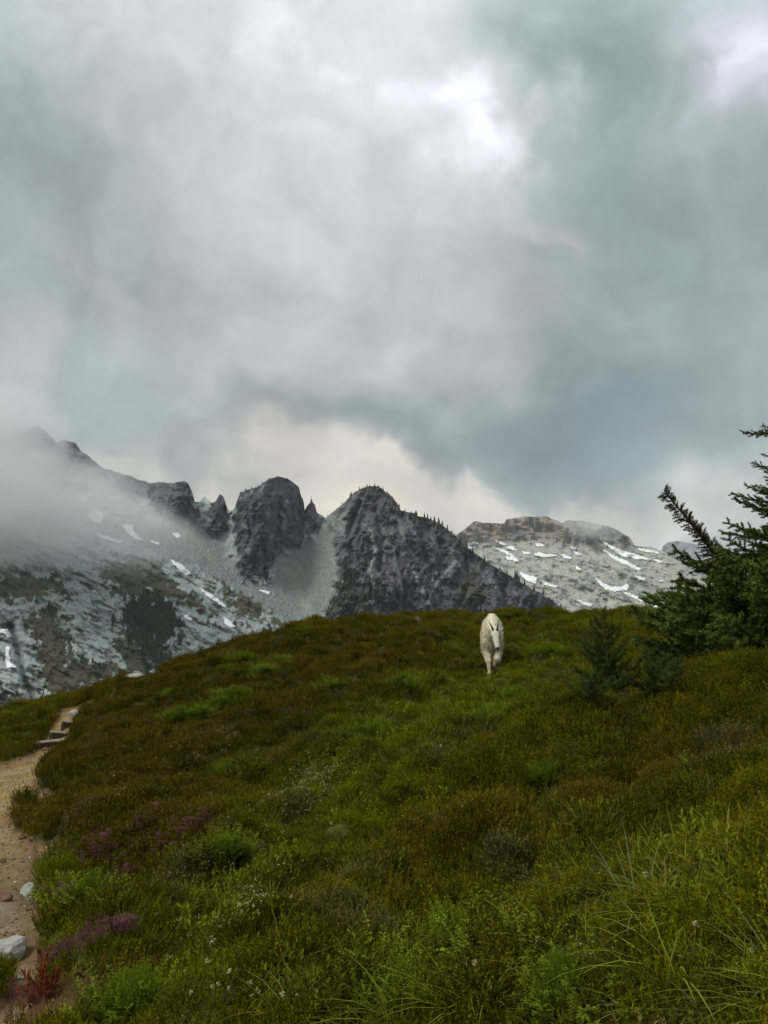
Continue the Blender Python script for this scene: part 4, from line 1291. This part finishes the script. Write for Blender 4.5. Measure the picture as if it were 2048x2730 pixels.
for lv in range(7):
    z = 1.36 + 0.19 * lv if lv < 5 else 2.12 + 0.27 * (lv - 4)
    n = 10 if lv < 5 else 5
    if lv > 6: n = 4
    L0 = 1.00 - 0.10 * lv if lv < 5 else 0.62 if lv < 7 else 0.26 - 0.04 * (lv - 7)
    for k in range(n):
        az = math.pi + 2 * math.pi * (k + 0.5 * (lv % 2) * (lv < 5)) / n + RNG.normal(0, 0.15)
        put_branch(fir, BK if lv < 5 or RNG.uniform() < 0.25 else BD, (0, 0, z + RNG.normal(0, 0.03)), az, RNG.normal(0.10, 0.12), L0 * RNG.uniform(0.72, 1.1), 0.95, RNG.normal(0, 0.25))
# the bare-bellied limb that rises to the left
p0 = at(1945, 1525, 8.55) - tb; p1 = at(1770, 1308, 8.3) - tb
w = MB(); g = MB(); t = np.linspace(0, 1, 12)[:, None]
axis = p0 + (p1 - p0) * t + np.array([0.10, 0, -0.12]) * np.sin(t * np.pi) * 0.55
tube(w, axis, 0.020 * (1 - t[:, 0]) + 0.005, 6)
dl = (p1 - p0) / np.linalg.norm(p1 - p0)
for i in range(330):
    q = RNG.uniform(0.02, 1.0); f = q * 11; k = min(int(f), 10); p = axis[k] + (axis[k + 1] - axis[k]) * (f - k)
    s = RNG.normal(0, 1, 3); s -= dl * s.dot(dl); s /= np.linalg.norm(s)
    under = s[2] < -0.1 or s[0] < -0.2 and s[2] < 0.3
    d = dl * RNG.uniform(0.3, 0.9) + s + np.array([0, 0, -0.25 if under else 0.1])
    d /= np.linalg.norm(d)
    L_ = (RNG.uniform(0.07, 0.17) if under else RNG.uniform(0.05, 0.13)) * (1.1 - 0.45 * q)
    e = p + d * L_; tube(w, [p, e], [0.0032, 0.0018], 3)
    m = int(L_ * (640 if q > 0.4 or not under else 300)) + 5
    a0 = 0.35 if under else 0.1
    qq = RNG.uniform(a0, 1.02, m)[:, None]
    needles(g, p + (e - p) * qq, d * 0.7 + RNG.normal(0, 0.7, (m, 3)), 0.022 * RNG.uniform(0.8, 1.2, m), 0.0055)
wm = w.mesh('branch'); br = link('branch', wm, M_BARK, fir, label='long thin limb rising to the left with bare twigs beneath')
gm = g.mesh('needles'); link('needles', gm, M_NEEDLE_DRY, br)

# the little wispy conifer left of it
M_SAP = mat('young needles', (0.070, 0.095, 0.014), 0.7, rand=0.35, transl=0.15)
BS = branch_kinds(3, M_SAP, twig=0.5, per_m=420, gap=0.06, nl=0.045, nw=0.009, flat=0.3)


def sapling(u, v, height, spread, label, n):
    b = drop(u, v)
    r = empty('young_conifer', b, label, 'sapling', RNG.uniform(0, 6) * 0)
    if 'group' in r: del r['group']
    mb = MB(); hh = np.linspace(-0.05, height, 8)
    tube(mb, np.stack([0.03 * np.sin(hh * 4), 0 * hh, hh], -1), 0.010 * (1 - hh / height * 0.85), 6)
    me = mb.mesh('trunk', True); link('trunk', me, M_BARK, r)
    for i in range(n):
        q = (i + 0.5) / n
        put_branch(r, BS, (0, 0, height * (0.04 + 0.93 * q)), i * 2.4 + RNG.normal(0, 0.3), RNG.normal(0.35 + 0.4 * q, 0.12), spread * (1.12 - q) * RNG.uniform(0.75, 1.15) + 0.05)
    return r


sapling(1618, 1868, 0.92, 0.44, 'small wispy young conifer between the goat and the big fir', 32)
sapling(1580, 1890, 0.28, 0.26, 'low dark conifer seedling at the foot of the wispy young conifer', 14)
sapling(1770, 1862, 0.30, 0.36, 'rounded low conifer seedling tucked under the fir skirt', 20)

# ------------------------------------------------------------------ mountain goat
M_COAT = mat('goat coat', attr='col', rough=0.95, noise=[(22, 0.9, 1.08)], spec=0.05)
M_HORN = mat('goat horn', (0.018, 0.015, 0.014), 0.45, spec=0.4)
M_DARK = mat('goat nose and eyes', (0.02, 0.016, 0.015), 0.35, spec=0.5)
M_HOOF = mat('goat hoof', (0.06, 0.045, 0.035), 0.7)


def ell(bm, parts):
    """convex hull of ellipsoids, one closed lump"""
    b2 = bmesh.new()
    for c, r in parts:
        r = (r, r, r) if isinstance(r, (int, float)) else r
        bmesh.ops.create_icosphere(b2, subdivisions=2, radius=1.0, matrix=Matrix.Translation(c) @ Matrix.Diagonal((*r, 1)))
    h = bmesh.ops.convex_hull(b2, input=b2.verts)
    dead = [e for e in h['geom_interior'] if isinstance(e, bmesh.types.BMVert)]
    bmesh.ops.delete(b2, geom=dead, context='VERTS')
    me = bpy.data.meshes.new('tmp'); b2.to_mesh(me); b2.free(); bm.from_mesh(me); bpy.data.meshes.remove(me)


def chain(bm, pts):
    for a, b in zip(pts[:-1], pts[1:]): ell(bm, [a, b])


bm = bmesh.new()
T = 0.0
ell(bm, [((T, .10, .60), (.16, .15, .185)), ((T, .45, .71), (.175, .20, .20))])
ell(bm, [((T, .45, .71), (.175, .20, .20)), ((T, .80, .85), (.160, .17, .215))])
ell(bm, [((T, .80, .93), (.10, .12, .16)), ((T, .45, .80), (.12, .15, .13))])
ell(bm, [((T, .22, .78), (.085, .15, .11)), ((T, .50, .80), (.11, .16, .11))])
chain(bm, [((T, .10, .68), (.12, .13, .15)), ((.03, -.05, .72), (.095, .10, .12)), ((.065, -.20, .70), (.07, .08, .085))])
chain(bm, [((.07, -.23, .69), (.075, .068, .065)), ((.085, -.31, .575), (.056, .055, .055)), ((.105, -.385, .46), (.036, .036, .038))])
chain(bm, [((.095, -.32, .53), .034), ((.105, -.36, .435), .024), ((.10, -.335, .36), .010)])
chain(bm, [((-.09, .12, .56), (.075, .12, .13)), ((-.085, .10, .42), (.062, .075, .07)), ((-.058, .03, .25), .052), ((-.052, .02, .20), .040), ((-.045, -.03, .085), .030), ((-.045, -.05, .045), (.040, .05, .035))])
chain(bm, [((.10, .12, .56), (.075, .12, .13)), ((.105, .12, .43), (.056, .07, .07)), ((.095, .02, .285), .050), ((.085, .10, .21), .036), ((.08, .14, .17), .030), ((.078, .17, .125), (.036, .04, .035))])
chain(bm, [((-.08, .82, .72), (.09, .15, .16)), ((-.10, .70, .53), (.075, .11, .11)), ((-.105, .92, .42), .048), ((-.10, .88, .28), .033), ((-.10, .86, .235), (.038, .045, .035))])
chain(bm, [((.08, .80, .72), (.09, .15, .16)), ((.08, .62, .50), (.07, .10, .11)), ((.04, .72, .37), .046), ((.03, .60, .22), .033), ((.03, .57, .16), (.038, .045, .035))])
chain(bm, [((T, .95, .92), .04), ((T, 1.0, .82), .025)])
me = bpy.data.meshes.new('tmp'); bm.to_mesh(me); bm.free()
tmp = bpy.data.objects.new('tmp', me); COL.objects.link(tmp)
rm = tmp.modifiers.new('r', 'REMESH'); rm.mode = 'VOXEL'; rm.voxel_size = 0.011
sm = tmp.modifiers.new('s', 'SMOOTH'); sm.factor = 0.5; sm.iterations = 5
dg = bpy.context.evaluated_depsgraph_get()
body = bpy.data.meshes.new_from_object(tmp.evaluated_get(dg))
bpy.data.objects.remove(tmp); bpy.data.meshes.remove(me)
nv = len(body.vertices)
co = np.zeros(nv * 3, np.float32); body.vertices.foreach_get('co', co); co = co.reshape(-1, 3)
no = np.zeros(nv * 3, np.float32); body.vertex_normals.foreach_get('vector', no); no = no.reshape(-1, 3)
face = sstep(-.14, -.22, co[:, 1])
shag = (1 - face) * sstep(0.12, 0.28, co[:, 2] - 0.2 * np.clip(co[:, 1], 0, 1))
ang = np.arctan2(co[:, 0], co[:, 1] - 0.45)
co = co + no * (shag * (fbm(co[:, 0] * 30 + co[:, 1] * 26, co[:, 2] * 7, 4, 201) * 0.014 + 0.006))[:, None]
body.vertices.foreach_set('co', np.ascontiguousarray(co, np.float32).ravel())
gc = np.zeros((nv, 3)) + np.array([0.66, 0.595, 0.44])
low = sstep(0.30, 0.14, co[:, 2] - 0.2 * np.clip(co[:, 1], 0, 1))
gc = mixm(gc, (0.36, 0.26, 0.14), low * 0.85)
gc = mixm(gc, (0.54, 0.50, 0.40), face * 0.6)
gc = mixm(gc, (0.72, 0.60, 0.40), sstep(0.1, 0.6, fbm(co[:, 1] * 4, co[:, 2] * 4, 3, 203)) * 0.35)
a = body.color_attributes.new('col', 'FLOAT_COLOR', 'POINT'); c4 = np.ones((nv, 4), np.float32); c4[:, :3] = gc; a.data.foreach_set('color', c4.ravel())
body.polygons.foreach_set('use_smooth', np.full(len(body.polygons), True))
gp = drop(1313, 1812)
gp[2] += 0.045
goat = empty('mountain_goat', gp, 'white shaggy mountain goat with black horns walking down the green hillside', 'mountain goat', rz=math.radians(-9))
body.name = 'body'; link('body', body, M_COAT, goat)
# shaggy outer coat
sel = RNG.choice(nv, 22000, p=(shag + 0.04) / (shag + 0.04).sum())
b = co[sel] - no[sel] * 0.004
gl = RNG.uniform(0.025, 0.07, len(sel)) * (0.2 + 0.8 * shag[sel]) * (1 - 0.55 * sstep(0.42, 0.30, co[sel, 2] - 0.2 * co[sel, 1]))
mb = MB()
dirs = no[sel] * 0.55 + np.array([0, 0.25, -0.85]) + RNG.normal(0, 0.2, (len(sel), 3))
needles(mb, b, dirs, gl, 0.007)
me = mb.mesh('coat'); 
c4 = np.ones((len(sel), 3, 4), np.float32); c4[:, :, :3] = (gc[sel] * (1 + RNG.normal(0, 0.13, (len(sel), 1))))[:, None]
me.color_attributes['col'].data.foreach_set('color', c4.ravel())
link('coat', me, M_COAT, goat)


def lump(name, parts, m, parent, smooth=True):
    bm = bmesh.new(); ell(bm, parts); me = bpy.data.meshes.new(name); bm.to_mesh(me); bm.free()
    me.polygons.foreach_set('use_smooth', np.full(len(me.polygons), smooth))
    return link(name, me, m, parent)


for pts in ([(.045, -.245, .735), (.020, -.235, .80), (-.012, -.215, .86), (-.035, -.18, .915)], [(.098, -.245, .735), (.112, -.235, .80), (.124, -.215, .865), (.128, -.18, .925)]):
    mb = MB(); P = np.array(pts); tt = np.linspace(0, 3, 10)
    P = np.stack([np.interp(tt, range(4), P[:, k]) for k in range(3)], -1)
    tube(mb, P, np.linspace(0.021, 0.003, 10), 8); link('horn', mb.mesh('horn', True), M_HORN, goat)
M_EAR = mat('goat ear', (0.40, 0.33, 0.26), 0.9)
for bx_, s in ((0.018, -1), (0.125, 1)):
    lump('ear', [((bx_, -.215, .705), (.018, .012, .018)), ((bx_ + s * .045, -.20, .745), (.020, .008, .022)), ((bx_ + s * .085, -.18, .79), (.004, .004, .006))], M_EAR, goat)
for ex in (.026, .140):
    lump('eye', [((ex, -.295, .635), (.015, .014, .018))], M_DARK, goat)
lump('nose', [((.093, -.412, .462), (.016, .012, .014)), ((.120, -.412, .462), (.016, .012, .014)), ((.106, -.412, .438), (.012, .010, .010))], M_DARK, goat)
for hx, hy, hz_ in ((-.045, -.06, .02), (.078, .175, .10), (-.10, .855, .205), (.03, .56, .13)):
    lump('hoof', [((hx - .014, hy, hz_), (.022, .040, .026)), ((hx + .014, hy, hz_), (.022, .040, .026))], M_HOOF, goat)

# ------------------------------------------------------------------ stones
def rock_mesh(name, w, d, h, seed, rough=0.32, sub=3):
    bm = bmesh.new(); bmesh.ops.create_icosphere(bm, subdivisions=sub, radius=1.0)
    rr = np.random.default_rng(seed)
    pl = rr.normal(0, 1, (9, 3)); pl /= np.linalg.norm(pl, axis=1)[:, None]; off = rr.uniform(0.62, 0.95, 9)
    for v in bm.verts:
        p = np.array(v.co)
        for q, o in zip(pl, off):
            k = p.dot(q) - o
            if k > 0: p = p - q * k * 0.9
        p = p * (1 + rough * 0.25 * float(fbm(p[0] * 2 + seed, p[1] * 2 + p[2] * 1.7, 3, seed % 50)))
        v.co = (p[0] * w / 2, p[1] * d / 2, p[2] * h / 2)
    me = bpy.data.meshes.new(name); bm.to_mesh(me); bm.free()
    return me


def rock(name, u, v, wpx, hpx, m, label, group=None, seed=1, sink=0.3):
    p = drop(u, v); s = math.hypot(p[0], p[1]) / F_PX
    wpx *= 0.9
    h = hpx * s
    o = link(name, rock_mesh(name, wpx * s, wpx * s * 0.8, h * 1.5, seed), m, label=label, category='stone', group=group)
    o.location = (p[0], p[1], p[2] + h * 0.35); o.rotation_euler = (RNG.normal(0, 0.1), RNG.normal(0, 0.1), RNG.uniform(-0.4, 0.4))
    return o


rock('boulder', 18, 2556, 110, 42, M_STONE, 'whitish boulder beside the trail at the left edge', seed=3)
rock('stone', 74, 2392, 40, 28, M_STONE, 'pale pointed stone where the heath meets the trail', seed=5)
rock('stone', 97, 2407, 20, 14, M_STONE, 'small pale stone just right of the pointed stone', seed=6)
rock('stone', 80, 2402, 16, 9, M_STONE, 'flat pale chip below the pointed stone', seed=8)
rock('stone', 14, 2402, 40, 17, M_REDSTONE, 'dark rusty stone lying on the trail', seed=9)
rock('stone', 152, 2558, 18, 12, M_STONE, 'pale stone in the grass right of the whitish boulder', seed=11)
rock('stone', 1114, 1668, 24, 22, M_REDSTONE, 'brown rock on the green crest left of the goat', seed=12)
rock('stone', 134, 2150, 12, 9, M_STONE, 'white stone on the bare strip beside the heath cushion', seed=13)
rock('stone', 143, 2134, 8, 8, M_STONE, 'little white stone above the bare strip', seed=14)
rock('stone', 74, 2199, 15, 8, M_STONE, 'buff stone at the lower tip of the heath cushion', seed=15)
rock('stone', 120, 2002, 16, 8, M_REDSTONE, 'brown stone below the trail steps', seed=16)
rock('stone', 200, 1912, 34, 16, M_STONE, 'grey slab beside the uppermost trail step', seed=17)
rock('stone', 362, 1787, 60, 9, M_STONE, 'flat buff outcrop on the skyline left of the forest', seed=18)
rock('stone', 60, 2238, 20, 10, M_REDSTONE, 'reddish stone bedded in the trail edge', seed=19)
rock('stone', 86, 2242, 16, 9, M_REDSTONE, 'reddish stone right of the other bedded one', seed=20)
for k, (u, v, w, h) in enumerate([(52, 2028, 7, 4), (18, 2102, 9, 5), (40, 2160, 6, 4), (8, 2300, 16, 9), (40, 2355, 9, 4), (30, 2280, 6, 4), (62, 2300, 7, 4), (52, 2612, 26, 7), (40, 2640, 18, 6), (70, 2655, 14, 5), (20, 2478, 8, 4), (80, 2290, 8, 5), (24, 2208, 6, 4), (12, 2060, 5, 3), (90, 2330, 6, 4), (70, 2268, 9, 5), (66, 2440, 6, 3)]):
    rock('stone', u, v, w, h, M_STONE if k % 3 else M_REDSTONE, 'small loose stone lying on the sandy trail', 'loose stones on the trail', seed=30 + k)

# ------------------------------------------------------------------ timber steps of the trail
def box(name, size, off, m, parent, bev=0.2, wob=0.0):
    bm = bmesh.new(); bmesh.ops.create_cube(bm, size=1.0, matrix=Matrix.Diagonal((*size, 1)))
    if bev: bmesh.ops.bevel(bm, geom=bm.edges[:], offset=min(size) * bev, segments=2, affect='EDGES')
    bmesh.ops.subdivide_edges(bm, edges=[e for e in bm.edges if e.calc_length() > size[0] * 0.5], cuts=7)
    for v in bm.verts:
        v.co.z += wob * math.sin(v.co.x * 9 + size[0] * 40); v.co.y += wob * 0.5 * math.sin(v.co.x * 23)
        v.co += Vector(off)
    me = bpy.data.meshes.new(name); bm.to_mesh(me); bm.free()
    return link(name, me, m, parent)


def plank(u0, v0, u1, v1, ht, label, riser):
    p = drop((u0 + u1) / 2, (v0 + v1) / 2 + riser * 0.7); r = math.hypot(p[0], p[1])
    a = at(u0, v0, r); b = at(u1, v1, r); d = b - a; L_ = np.linalg.norm(d)
    hr = riser * r / F_PX
    root = empty('trail_step', (a + b) / 2, label, 'step', 'timber steps of the trail')
    root.rotation_euler = (0, -math.asin(d[2] / L_), math.atan2(d[1], d[0]))
    box('log', (L_, 0.07, ht), (0, 0, 0), M_TIMBER, root, wob=0.01)
    box('riser', (L_ * 0.96, 0.04, hr + 0.08), (0, 0.012, -(hr + 0.08) / 2 - ht * 0.5 - 0.002), M_BARK, root, bev=0.1)
    for sx in (-0.36, 0.36):
        mb = MB(); tube(mb, [(L_ * sx, -0.06, -0.25), (L_ * sx, -0.06, ht * 0.3)], [0.016, 0.018], 6)
        link('stake', mb.mesh('stake', True), M_BARK, root)
    box('tread', (L_ * 0.97, 0.36, 0.16), (0, 0.24, -0.085), M_TREAD, root, bev=0)


M_TREAD = mat('trodden earth', (0.20, 0.13, 0.07), 0.95, noise=[(20, 0.7, 1.25)], bump=(40, 0.01, 0.6))
plank(164, 1923, 204, 1924, 0.03, 'uppermost timber step of the trail, short and pale', 22)
plank(134, 1952, 194, 1955, 0.035, 'second timber step from the top, straight and pale', 20)
plank(94, 1981, 182, 1973, 0.035, 'lowest timber step of the trail, long and slightly bowed', 20)

# gravel on the trodden ground
x, y, z, s, u, v, r = slope_points(80000, 2.0, 16.0, 1.4, 42)
k = (s < -0.01)
peb = []
for i in range(4):
    me = rock_mesh('pebble', 0.02, 0.017, 0.012, 70 + i, sub=1); me.materials.append(M_LEAF); peb.append(me)
cP = bpy.data.collections.new('pebble kinds')
for m_ in peb: cP.objects.link(bpy.data.objects.new('pebble', m_))
n_ = int(k.sum())
scatter('gravel', cP, 4, np.stack([x, y, z + 0.001], -1)[k], RNG.uniform(0.3, 1.0, n_) ** 2 * 1.5, np.clip(np.array([0.24, 0.17, 0.085]) * (1 + RNG.normal(0, 0.3, (n_, 1))), 0.03, 0.5))

# ------------------------------------------------------------------ bright leafy plants in the heath
M_LUSH = mat('lush leaf', (0.17, 0.225, 0.016), 0.8, spec=0.05, rand=0.22, transl=0.25, noise=[(6, 0.7, 1.3)])


def clump_mesh(seed, n=26, flat=0.55):
    mb = MB()
    for _ in range(n):
        t = feather_tuft(0.16, 10, (0.16, 0.34), 0.062, 7)
        V = np.concatenate(t.v); F = np.concatenate(t.f)
        a = RNG.uniform(0, 6.28); q = RNG.uniform(0, 1) ** 0.5
        V = V * RNG.uniform(0.5, 0.85) + np.array([0.42 * q * math.cos(a), 0.42 * q * math.sin(a), 0.16 * (1 - q * q) - 0.03])
        mb.tris(V, F)
    me = mb.mesh('plant'); me.materials.append(M_LUSH)
    return me


CL = [clump_mesh(i) for i in range(3)]
for k, (u, v, w, lab) in enumerate(PLANTS):
    p = drop(u, v); s = math.hypot(p[0], p[1]) / F_PX
    o = bpy.data.objects.new('leafy_plant', CL[k % 3]); COL.objects.link(o)
    o.location = (p[0], p[1], p[2] + 0.05); o.scale = (w * s * 1.3, w * s * 1.15, max(w * s * 1.1, 0.46) * RNG.uniform(0.85, 1.15)); o.rotation_euler = (0, 0, RNG.uniform(0, 6.28))
    o['label'] = lab; o['category'] = 'plant'; o['group'] = 'bright leafy plants on the slope'

# ------------------------------------------------------------------ cream flower heads one can count
M_CREAM = mat('cream petals', (0.50, 0.44, 0.25), 0.8, rand=0.15)
M_STEM = mat('flower stem', (0.10, 0.12, 0.04), 0.8)


def flower_mesh():
    mb = MB(); h = 0.2
    b = RNG.normal(0, 0.006, (34, 3)) * np.array([1, 1, 1.6]) + np.array([0.015, 0, h])
    leaves(mb, b, RNG.normal(0, 1, (34, 3)), 0.010, 0.008)
    nf = sum(len(f) for f in mb.f)
    tube(mb, [(0, 0, -0.03), (0.004, 0, h * 0.5), (0.015, 0, h)], [0.0016, 0.0014, 0.001], 4)
    tot = sum(len(f) for f in mb.f)
    me = mb.mesh('flower'); me.materials.append(M_CREAM); me.materials.append(M_STEM)
    me.polygons.foreach_set('material_index', np.array([0] * nf + [1] * (tot - nf), np.int32))
    return me


FM = [flower_mesh() for _ in range(4)]
fl = [(480, 2545), (488, 2540), (495, 2550), (518, 2535), (555, 2565), (562, 2568), (553, 2575), (530, 2588), (443, 2598), (450, 2602), (458, 2598), (556, 2615), (616, 2665), (555, 2628), (680, 2455), (672, 2468), (645, 2475), (655, 2482), (500, 2645), (565, 2690), (575, 2680), (608, 2690), (653, 2680), (680, 2720),
      (672, 2712), (328, 2690), (490, 2700), (620, 2580), (1040, 2655), (1235, 2650), (1262, 2652), (1010, 2690), (800, 2712), (855, 2712), (760, 2722), (1318, 2695), (1040, 2700), (1130, 2140), (1165, 2015), (1180, 2025), (930, 2035), (1160, 1868), (1337, 1872), (1385, 1900), (1460, 2605), (1470, 2615), (1480, 2600), (1490, 2590),
      (1500, 2622), (1455, 2640), (1535, 2580), (1550, 2600), (1560, 2590), (1470, 2660), (1440, 2700), (2000, 2640), (1850, 2560), (1730, 2420), (1590, 2650), (1435, 2580), (1395, 1712), (1360, 1905), (880, 2240), (1055, 2160), (1240, 2190), (700, 2350), (655, 2290), (720, 2240), (610, 2210), (760, 2190)]
fp2 = drops(*np.array(fl, float).T)
for k, p in enumerate(fp2):
    r = math.hypot(p[0], p[1])
    o = bpy.data.objects.new('flower', FM[k % 4]); COL.objects.link(o)
    o.location = p; sc = RNG.uniform(0.55, 0.85) * (0.55 + 0.04 * r); o.scale = (sc, sc, sc * 0.75); o.rotation_euler = (RNG.normal(0, 0.15), RNG.normal(0, 0.15), RNG.uniform(0, 6.28))
    uu_, vv_ = fl[k]
    o['label'] = 'cream flower head on a thin stem ' + ('in the meadow beside the pink heather' if uu_ < 740 and vv_ > 2400 else 'among the dark hollows at the bottom' if uu_ < 1400 and vv_ > 2560 else 'in the tan cluster by the feathery cushion' if uu_ < 1700 and vv_ > 2500 else 'among the tall grass at the bottom right' if vv_ > 2400 else 'on the slope close to the goat' if vv_ < 1950 else 'on the green mid slope'); o['category'] = 'flower'; o['group'] = 'cream flowers dotted over the meadow'

# ------------------------------------------------------------------ conifers and brush on the mountainside
M_FAR = mat('distant conifer', (0.028, 0.036, 0.024), 0.9, rand=0.3)


def tiny_conifer(h=1.0):
    mb = MB()
    for lv in range(5):
        z0 = 0.08 + 0.17 * lv; rr = 0.24 * (1 - lv / 5.6)
        a = np.linspace(0, 2 * np.pi, 7, endpoint=False) + RNG.uniform(0, 1)
        ring = np.stack([np.cos(a) * rr * RNG.uniform(0.65, 1.2, 7), np.sin(a) * rr * RNG.uniform(0.65, 1.2, 7), z0 + RNG.normal(0, 0.02, 7)], -1)
        V = np.concatenate([ring, [[0, 0, z0 + 0.3]], [[0, 0, z0 + 0.03]]])
        F = [(i, (i + 1) % 7, 7) for i in range(7)] + [((i + 1) % 7, i, 8) for i in range(7)]
        mb.tris(V, F)
    tube(mb, [(0, 0, -0.1), (0, 0, 0.2)], [0.035, 0.03], 5)
    me = mb.mesh('conifer'); me.materials.append(M_FAR)
    return me


TC = [tiny_conifer() for _ in range(4)]
sk = [690, 700, 708, 716, 652, 668, 832, 872, 912, 934, 938, 962, 970, 978, 986, 994, 1002, 1012, 1020, 1034, 1048, 1064, 1080, 1096, 1104, 1112, 1126, 1138, 1148, 1160, 1168, 1176, 1190, 1202, 1212, 1226, 1240, 1262, 1290, 1330, 1352, 1374, 1378, 1384, 1400, 1426, 1450, 1478, 1496, 1514, 1532]
for k, u in enumerate(sk):
    u = u + RNG.normal(0, 2); v = float(near_top(np.array([u]))[0]) + 1.5
    p = at(u, v, float(NEAR.r(np.array([u]), np.array([v]))[0]))
    o = bpy.data.objects.new('conifer', TC[k % 4]); COL.objects.link(o)
    s = RNG.uniform(2.2, 4.6) * (1.25 if u > 1100 else 0.75)
    if abs(u - 1376) < 6: s = 8
    o.location = p; o.scale = (s * RNG.uniform(0.9, 1.5), s, s); o.rotation_euler = (0, 0, RNG.uniform(0, 6))
    o['label'] = 'tiny dark conifer on the crown of the big rock dome' if u < 760 else 'tiny dark conifer in the notch beside the thin pinnacle' if u < 890 else 'tiny dark conifer on the summit of the right hand rock massif' if u < 1060 else 'tiny dark conifer on the shoulder right of the massif summit' if u < 1230 else 'small dark conifer on the long ridge falling towards the goat'; o['category'] = 'conifer'; o['group'] = 'conifers along the ridge skyline'
# brush that reads as dark patches
uu = RNG.uniform(-80, 1560, 60000); vv = RNG.uniform(1290, 1930, 60000)
okk = vv > near_top(uu) + 6
uu, vv = uu[okk], vv[okk]
cc = near_colour(uu, vv)
lum = cc @ np.array([0.3, 0.6, 0.1])
fz = np.maximum(soft(uu, vv, P_FOREST, 8, 26, 77), soft(uu, vv, [(890, 1500), (960, 1490), (1010, 1560), (1060, 1640), (1050, 1760), (850, 1760)], 20, 30, 86) * 0.8)
vegm = (lum < 0.07) & (cc[:, 1] > cc[:, 2] * 1.25)
keep = vegm & (RNG.uniform(0, 1, len(uu)) < 0.10 + 0.8 * fz)
uu, vv = uu[keep], vv[keep]
bp = at(uu, vv, NEAR.r(uu, vv))
cM = bpy.data.collections.new('far conifer kinds')
for m_ in TC:
    q = bpy.data.objects.new('conifer', m_); cM.objects.link(q)
scatter('mountain_brush', cM, 4, bp, RNG.uniform(1.6, 4.2, len(bp)), np.ones((len(bp), 3)))

HAZE = 0.00009

# ------------------------------------------------------------------ air
def volume_mat(name, col, dens, noise=None):
    m = bpy.data.materials.new(name); m.use_nodes = True
    t = m.node_tree; t.nodes.clear()
    o = t.nodes.new('ShaderNodeOutputMaterial'); p = t.nodes.new('ShaderNodeVolumePrincipled')
    p.inputs['Color'].default_value = (*col, 1); p.inputs['Density'].default_value = dens
    p.inputs['Anisotropy'].default_value = 0.0
    t.links.new(p.outputs[0], o.inputs['Volume'])
    if noise:
        tcn = t.nodes.new('ShaderNodeTexCoord')

        def M(op, a, b=None):
            n = t.nodes.new('ShaderNodeMath'); n.operation = op
            for i, q in enumerate((a, b)):
                if q is None: continue
                if isinstance(q, (int, float)): n.inputs[i].default_value = q
                else: t.links.new(q, n.inputs[i])
            return n.outputs[0]
        ln = t.nodes.new('ShaderNodeVectorMath'); ln.operation = 'LENGTH'; t.links.new(tcn.outputs['Object'], ln.inputs[0])
        n = t.nodes.new('ShaderNodeTexNoise'); n.inputs['Scale'].default_value = noise[0]; n.inputs['Detail'].default_value = 4; n.inputs['Roughness'].default_value = 0.55
        n.inputs['Distortion'].default_value = 0.5
        t.links.new(tcn.outputs['Object'], n.inputs['Vector'])
        f = M('SUBTRACT', 1.0, M('MULTIPLY', ln.outputs['Value'], ln.outputs['Value']))
        q = M('MULTIPLY', M('SUBTRACT', n.outputs['Fac'], 0.5), noise[1])
        d = M('MAXIMUM', M('ADD', M('MULTIPLY', f, noise[2]), M('SUBTRACT', q, noise[3])), 0.0)
        # fade to nothing at the edge of the bank
        fe = M('MINIMUM', M('MULTIPLY', M('MAXIMUM', f, 0.0), 3.0), 1.0)
        t.links.new(M('MULTIPLY', M('MULTIPLY', d, fe), dens), p.inputs['Density'])
    return m


def cloud(name, u, v, r, su, sv, depth, dens, noise, tilt=0, **props):
    bm = bmesh.new(); bmesh.ops.create_icosphere(bm, subdivisions=4, radius=1.0)
    me = bpy.data.meshes.new(name); bm.to_mesh(me); bm.free()
    o = link(name, me, volume_mat(name, (0.97, 0.985, 0.985), dens, noise), kind='stuff', **props)
    p = at(u, v, r)
    o.location = p
    az = math.atan2(p[0], p[1])
    o.rotation_euler = (0, math.radians(tilt), -az)
    o.scale = (su * r / F_PX, depth, sv * r / F_PX)
    return o


cloud('mist', -30, 1330, 540, 500, 185, 75, 0.026, (1.9, 2.2, 1.0, 0.12), tilt=7)
cloud('mist', 220, 1385, 522, 350, 120, 45, 0.020, (2.2, 2.6, 0.9, 0.15), tilt=8)
cloud('mist', -45, 1165, 560, 220, 190, 60, 0.044, (1.9, 2.4, 1.0, 0.10), tilt=4)
cloud('mist', 310, 1265, 600, 190, 85, 40, 0.018, (2.4, 2.8, 0.8, 0.15), tilt=4)
cloud('cloud_wisp', 1590, 1395, 1750, 130, 48, 120, 0.008, (2.2, 2.6, 0.8, 0.12), tilt=6)
cloud('cloud_wisp', 1900, 1475, 3600, 130, 60, 200, 0.003, (2.2, 2.6, 0.8, 0.12), tilt=6)

bm = bmesh.new(); bmesh.ops.create_cube(bm, size=1.0)
me = bpy.data.meshes.new('haze'); bm.to_mesh(me); bm.free()
hz = link('haze', me, volume_mat('haze', (0.86, 0.92, 1.0), HAZE), kind='stuff')
hz.location = (0, 2500, 300); hz.scale = (16000, 17000, 1500)
